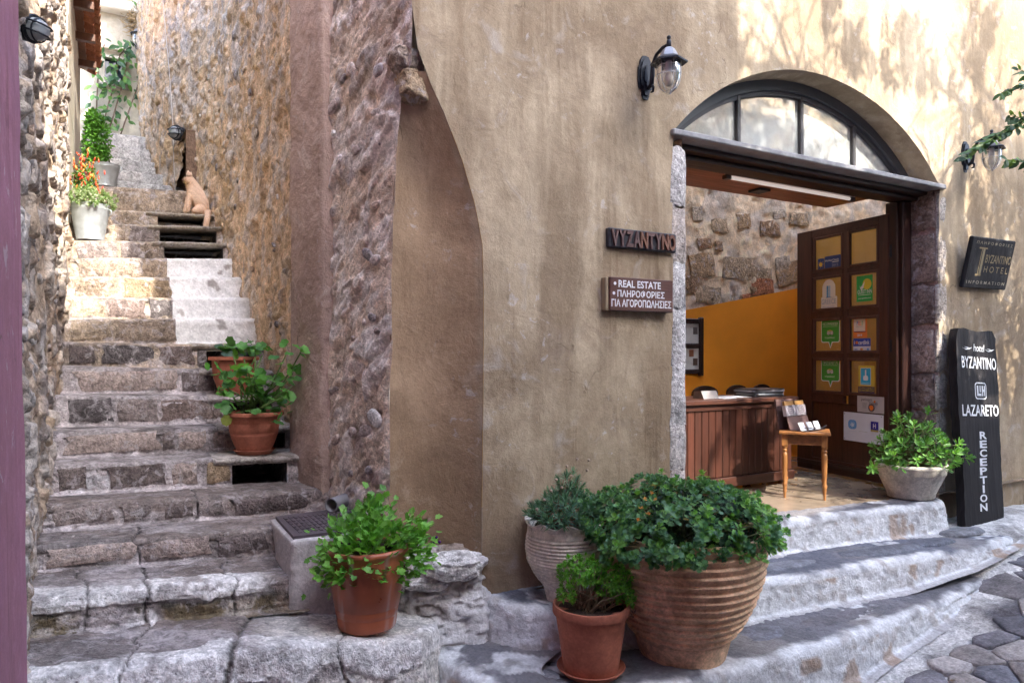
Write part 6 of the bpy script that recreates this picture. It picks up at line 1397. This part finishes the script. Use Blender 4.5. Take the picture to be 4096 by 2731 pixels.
# geranium on the stairs
gp = thing('potted_geranium', 'terracotta plastic pot of tall scalloped geranium on the stone slab stair', 'potted plant', (.735, 4.32, 1.11)); G0 = Vector((.735, 4.32, 1.115)); plastic_pot(gp, G0, .165, .235, TCOL, 1)
lv = Leaves('round'); GCc = [(.10, .29, .055), (.12, .34, .065), (.08, .235, .05), (.15, .38, .075)]; prs = []; top = G0 + Vector((0, 0, .225)); sc_ = .00148
for (fx, fy_, n) in ((885, 1520, 7), (910, 1570, 9), (960, 1560, 9), (1000, 1600, 9), (1040, 1540, 8), (1080, 1570, 9), (1060, 1620, 9), (1110, 1640, 7), (930, 1610, 7), (940, 1430, 6), (975, 1455, 6), (1015, 1400, 6), (1040, 1440, 6), (1010, 1490, 7), (950, 1500, 7), (1150, 1600, 5), (1180, 1560, 5), (1190, 1480, 5), (1215, 1430, 4), (1160, 1440, 3), (1175, 1510, 4), (1115, 1540, 4), (1000, 1655, 5), (1130, 1665, 4), (970, 1660, 3)):
    c = top + RV*(fx-1012)*sc_ + Vector((0, 0, (1668-fy_)*sc_)) + FV*rs.uniform(-.13, .03); prs.append((top + Vector((rs.uniform(-.07, .07), rs.uniform(-.07, .07), -.01)), c))
    for k in range(n):
        p = c + Vector((rs.gauss(0, .033), rs.gauss(0, .033), rs.gauss(0, .026))); d = (p-c)*8 + Vector((rs.gauss(0, .5), rs.gauss(0, .5), rs.gauss(.15, .4))); lv.add(p, d, Vector((rs.gauss(0, .35), rs.gauss(-.45, .35), 1)), rs.uniform(.038, .066), np.array(rs.choice(GCc))*rs.uniform(.8, 1.2))
lv.add(top + RV*(-.10) + Vector((0, 0, -.0)) - FV*.15, (0, 0, -1), -FV, .06, np.array((.30, .36, .08)))
lv.objects('leaf', gp); stems(gp, prs, .005, (.15, .25, .08))
cy = thing('potted_cyclamen', 'terracotta plastic pot with marbled leaves in the stair recess above the geranium', 'potted plant', (.72, 4.95, 1.41)); C0 = Vector((.715, 4.945, 1.422)); plastic_pot(cy, C0, .158, .245, TCOL, 1)
lv = Leaves('round')
for k in range(14): p = C0 + Vector((rs.uniform(-.11, .11), rs.uniform(-.11, .08), .25 + rs.uniform(0, .045))); lv.add(p, (rs.uniform(-1, 1), rs.uniform(-1, .4), .1), Vector((rs.gauss(0, .3), -.6, 1)), rs.uniform(.07, .10), np.array(rs.choice([(.06, .13, .09), (.10, .17, .13), (.05, .15, .05)])))
lv.objects('leaf', cy)
# pale pot by the door
dp = thing('potted_pittosporum', 'wide pale clay bowl with glossy green shrub by the door', 'potted plant', (5.12, 3.08, .64)); D0 = (5.115, 3.085, .640)
prof = [(.150, 0), (.156, .01), (.158, .03), (.176, .07), (.205, .135), (.222, .175), (.228, .178), (.226, .186), (.230, .19), (.229, .2), (.234, .205), (.233, .215), (.240, .222), (.243, .240), (.238, .248)]
pot_grid('bowl', prof, D0, dp, m_clay, (.56, .515, .45), 41, .003, 72, 0, 0, (.45, .40, .33), 0, .018); soil(dp, (5.115, 3.085, .862), .215)
lv = Leaves('spat'); DC = [(.13, .30, .065), (.16, .35, .08), (.10, .24, .055), (.20, .40, .11)]; tps = []
for (p, nrm) in dome((5.13, 3.06, .93), (.30, .27, .27), 62, rs, -.2, .25):
    tps.append(p); lv.rosette(p, nrm + Vector((0, 0, .45)), 15, rs.uniform(.055, .075), DC, (.15, 1.35), rs)
for (p, nrm) in dome((5.12, 3.07, .93), (.2, .19, .17), 40, rs, -.2, .2): lv.rosette(p, nrm + Vector((0, 0, .5)), 11, .06, [(.07, .16, .04)], (.2, 1.4), rs)
for o_, n_ in ((-RV*.30 + Vector((0, -.08, -.01)), (-.6, -.5, .6)), (-RV*.36 - FV*.1 + Vector((0, 0, -.06)), (-.7, -.4, .2)), (-RV*.20 - FV*.2 + Vector((0, 0, -.03)), (-.4, -.7, .4)), (RV*.36 + Vector((0, 0, .05)), (.7, -.5, .3)), (RV*.40 + Vector((0, 0, .0)), (.7, -.5, 0)), (RV*.10 + Vector((0, 0, .34)), (.1, 0, 1)), (-RV*.12 + Vector((0, 0, .31)), (-.1, 0, 1))):
    p = Vector((5.12, 3.06, .93)) + o_; tps.append(p); lv.rosette(p, n_, 15, .068, DC, (.15, 1.3), rs)
lv.mesh('foliage', m_leaf, dp); stems(dp, [((5.115+rs.uniform(-.05, .05), 3.08+rs.uniform(-.05, .05), .86), t) for t in tps], .004, (.20, .19, .09))
# galvanised buckets on the stairs
def bucket(parent, loc, r, h):
    mb = MB(); mb.lathe([(r*.66, 0), (r*.68, .004), (r*.67, .012), (r*.93, h*.86), (r*.945, h*.87), (r*.94, h*.885), (r*.985, h*.975), (r*1.0, h*.98), (r*1.005, h*.995), (r*.97, h), (r*.9, h*.86)], 48, M=Matrix.Translation(loc)); autosmooth(mb.build('bucket', m_zinc, parent), 40)
    mb = MB()
    for s in (-1, 1):
        c = Vector(loc) + RV*s*r*.98 + Vector((0, 0, h*.78)); mb.tube([c + RV*s*.0 + Vector((0, 0, .03)), c + RV*s*.025 + Vector((0, 0, .02)), c + RV*s*.028 + Vector((0, 0, -.01)), c + RV*s*.0 + Vector((0, 0, -.03))], .004, 6)
    mb.build('handle', m_zinc, parent, True); soil(parent, (loc[0], loc[1], loc[2]+h*.9), r*.9)
b1 = thing('bucket_of_variegated_plant', 'galvanised bucket of pale variegated leaves on the sunlit stairs', 'potted plant', (-.135, 7.0, 2.64)); B0 = Vector((-.135, 6.995, 2.645)); bucket(b1, B0, .155, .30)
lv = Leaves('small'); VC = [(.30, .38, .20), (.22, .33, .13), (.38, .43, .28), (.16, .26, .09)]
for (p, nrm) in dome(B0 + Vector((0, 0, .33)), (.20, .19, .11), 120, rs, -.5, .2):
    if p.x > -.29: lv.rosette(p, nrm + Vector((0, 0, .4)), 14, rs.uniform(.026, .038), VC, (.3, 1.6), rs)
lv.mesh('foliage', m_leaf, b1)
b2 = thing('bucket_of_basil', 'galvanised bucket with an upright bright green bush near the alley wall', 'potted plant', (-.03, 7.95, 3.3)); B0 = Vector((-.03, 7.93, 3.30)); bucket(b2, B0, .135, .215)
lv = Leaves('ovate'); bc = [(.11, .30, .035), (.15, .36, .05), (.08, .22, .03)]
for (cen, rad, n) in (((-.10, 7.9, 3.70), (.12, .12, .26), 90), ((-.12, 7.88, 3.88), (.08, .08, .14), 40)):
    for (p, nrm) in dome(cen, rad, n, rs, -.8, .2): lv.rosette(p, nrm*.6 + Vector((0, 0, .5)), 8, rs.uniform(.05, .075), bc, (.5, 1.9), rs)
lv.mesh('foliage', m_leaf, b2); stems(b2, [(B0 + Vector((rs.uniform(-.05, .05), 0, .19)), (-.10+rs.uniform(-.07, .07), 7.9, 3.75)) for _ in range(9)], .005, (.15, .22, .07))
cp_ = thing('potted_chilli', 'pot of chilli plant with orange and red peppers behind the first bucket', 'potted plant', (-.2, 7.3, 2.83)); pot_grid('pot', [(.06, 0), (.07, .05), (.09, .16), (.095, .165), (.095, .18)], (-.19, 7.30, 2.826), cp_, m_clay, (.40, .2, .1), 51, .002, 32); soil(cp_, (-.19, 7.3, 2.99), .08)
lv = Leaves('ovate'); tp2 = []
for (p, nrm) in dome((-.185, 7.28, 3.20), (.10, .11, .17), 60, rs, -.7, .25): tp2.append((p, nrm)); lv.rosette(p, nrm*.5 + Vector((0, 0, .4)), 7, .045, [(.10, .22, .04), (.14, .27, .05)], (.5, 1.9), rs)
lv.mesh('foliage', m_leaf, cp_); m_pepper = simple('pepper_skin', 'attr', .3)
for (p, nrm) in tp2 + tp2[::2]:
    mb = MB(); q = p + Vector((rs.gauss(0, .03), -.03 + rs.gauss(0, .02), rs.gauss(.02, .03))); up_ = Vector((rs.gauss(0, .3), rs.gauss(0, .3), 1)).normalized(); mb.tube([q, q+up_*.02, q+up_*.042], [.006, .0065, .001], 6, rs.choice([(.62, .07, .02), (.68, .16, .03), (.55, .05, .02), (.70, .26, .05)])); mb.build('pepper', m_pepper, cp_, True, cols=True)
stems(cp_, [((-.19, 7.3, 2.98), p) for p, _ in tp2[::5]], .003, (.14, .2, .06))
# creeper on the far house
vn_ = thing('climbing_vine', 'green climbing vine trained over the far cream wall and window', 'vine', (0, 11.4, 4.9)); lv = Leaves('ovate'); mb = MB()
VP_ = [[(-.10, 11.45, 4.7), (-.02, 11.45, 5.1), (.08, 11.45, 5.5), (.14, 11.45, 5.9), (.26, 11.4, 6.08)], [(-.16, 11.42, 4.7), (-.14, 11.42, 5.2), (-.12, 11.42, 5.7), (-.05, 11.42, 6.0)], [(-.02, 11.45, 4.7), (.10, 11.45, 5.2), (.20, 11.45, 5.6), (.24, 11.45, 6.0)], [(.14, 11.45, 4.75), (.24, 11.48, 5.1), (.36, 11.5, 5.5), (.44, 11.5, 5.9), (.40, 11.5, 6.4), (.30, 11.45, 6.7)]]
for j, L in enumerate(VP_):
    mb.tube(L, .010, 5, (.20, .14, .11))
    for a, b in zip(L[:-1], L[1:]):
        for k in range(16 if j < 2 else (11 if j == 2 else 6)):
            p = Vector(a).lerp(Vector(b), rs.random()) + Vector((rs.gauss(0, .06 if j < 3 else .025), rs.gauss(-.03, .04), rs.gauss(0, .05))); lv.add(p, (rs.gauss(0, .6), rs.gauss(-.3, .4), -.6), (rs.gauss(0, .4), -1, rs.gauss(.4, .4)), rs.uniform(.09, .15) if j < 3 else rs.uniform(.06, .1), np.array(rs.choice([(.05, .13, .05), (.07, .17, .05), (.04, .10, .05), (.10, .22, .05)])))
mb.build('stem', m_stem, vn_, True, cols=True); lv.objects('leaf', vn_)
# dry tuft under the far roof edge
lv = Leaves('needle')
for k in range(160): lv.add((.33+rs.gauss(0, .06), 11.45+rs.gauss(0, .05), 6.45+rs.gauss(0, .1)), (rs.gauss(0, 1), rs.gauss(0, .6), rs.gauss(-.2, 1)), (rs.gauss(0, 1), -1, 0), rs.uniform(.08, .16), np.array((.30, .22, .14)))
tag(lv.mesh('dry_tuft', m_leaf, None), 'dry brown tuft of twigs under the far roof edge', 'dry plant')

# ------------------------------------------------------------------ the cat
ct_ = thing('cat', 'ginger cat sitting on the stair slab looking away, tail hanging down', 'cat', (.74, 7.54, 3.04))
J = [((.785, 7.555, 3.125), .090), ((.768, 7.555, 3.205), .090), ((.735, 7.545, 3.275), .074), ((.703, 7.535, 3.33), .060), ((.675, 7.52, 3.372), .060), ((.654, 7.510, 3.362), .040), ((.641, 7.503, 3.352), .024),
     ((.690, 7.505, 3.235), .034), ((.672, 7.49, 3.14), .022), ((.660, 7.478, 3.060), .020), ((.690, 7.575, 3.235), .034), ((.660, 7.57, 3.14), .022), ((.645, 7.56, 3.060), .020),
     ((.790, 7.500, 3.090), .060), ((.735, 7.465, 3.075), .036), ((.695, 7.455, 3.055), .020), ((.800, 7.61, 3.09), .055), ((.75, 7.63, 3.07), .03),
     ((.835, 7.50, 3.065), .036), ((.835, 7.425, 3.045), .030), ((.825, 7.385, 2.98), .028), ((.812, 7.378, 2.91), .027), ((.803, 7.378, 2.855), .020)]
ED = [(0, 1), (1, 2), (2, 3), (3, 4), (4, 5), (5, 6), (2, 7), (7, 8), (8, 9), (2, 10), (10, 11), (11, 12), (0, 13), (13, 14), (14, 15), (0, 16), (16, 17), (0, 18), (18, 19), (19, 20), (20, 21), (21, 22)]
me = bpy.data.meshes.new('cat_body'); me.from_pydata([j[0] for j in J], ED, [])
cat_t = NT('ginger_fur'); v = cat_t.pos(); w = cat_t.new('ShaderNodeTexWave', wave_type='BANDS', bands_direction='DIAGONAL'); cat_t.l.new(v, w.inputs[0]); w.inputs['Scale'].default_value = 11; w.inputs['Distortion'].default_value = 4; w.inputs['Detail'].default_value = 2
cc = cat_t.mix((.80, .58, .43), (.70, .46, .32), cat_t.ramp(w.outputs['Fac'], [(.35, 0.), (.7, .4)])); cc = cat_t.mix(cc, cat_t.ramp(cat_t.noise(v, 160., 3), [(.3, .8), (.7, 1.2)]), 1., 'MULTIPLY'); m_fur = cat_t.fin(cc, .9, cat_t.bump(cat_t.noise(v, 220., 3), .6, .004), spec=.15)
body = place('body', me, m_fur, ct_); md = body.modifiers.new('skin', 'SKIN'); md.use_smooth_shade = True; 
for i, (p, r_) in enumerate(J): me.skin_vertices[0].data[i].radius = (r_, r_); me.skin_vertices[0].data[i].use_root = (i == 0)
ss = body.modifiers.new('sub', 'SUBSURF'); ss.levels = 2; ss.render_levels = 2
for (x, y, dx) in ((.672, 7.488, -.006), (.690, 7.545, .008)):
    mb = MB(); mb.tube([(x, y, 3.395), (x+dx*.5, y, 3.428), (x+dx, y, 3.455)], [.024, .017, .002], 8); mb.build('ear', m_fur, ct_, True)
for dy in (-.022, .016):
    mb = MB(); mb.sphere((.642, 7.502+dy, 3.388), .006, 8); mb.build('eye', simple('cat_eye', (.10, .09, .02), .1), ct_, True)
mb = MB(); mb.sphere((.620, 7.494, 3.358), .0065, 8); mb.build('nose', simple('cat_nose', (.5, .22, .2), .4), ct_, True)
dg = bpy.context.evaluated_depsgraph_get(); dg.update(); eo = body.evaluated_get(dg); em = eo.to_mesh(); cv = [(v.co.copy(), v.normal.copy()) for v in em.vertices]; eo.to_mesh_clear()
lv = Leaves('needle'); 
for (p, nn_) in cv * 3:
    q = p + Vector((rs.gauss(0, .006), rs.gauss(0, .006), rs.gauss(0, .006)))*.7; b_ = .5 + .5*math.sin(q.z*70 + q.x*25)
    c = np.array((.92, .70, .53))*(1-b_*.4) + np.array((.64, .38, .24))*b_*.4; lv.add(q - nn_*.003, nn_*.55 + Vector((.25, 0, -.75)) + Vector((rs.gauss(0, .2), rs.gauss(0, .2), rs.gauss(0, .2))), nn_, rs.uniform(.012, .020), c*rs.uniform(.85, 1.15))
tag(lv.mesh('fur', leafy('fur_strands', 'attr', .8, .15, .1), ct_), None, None, None, 'stuff')
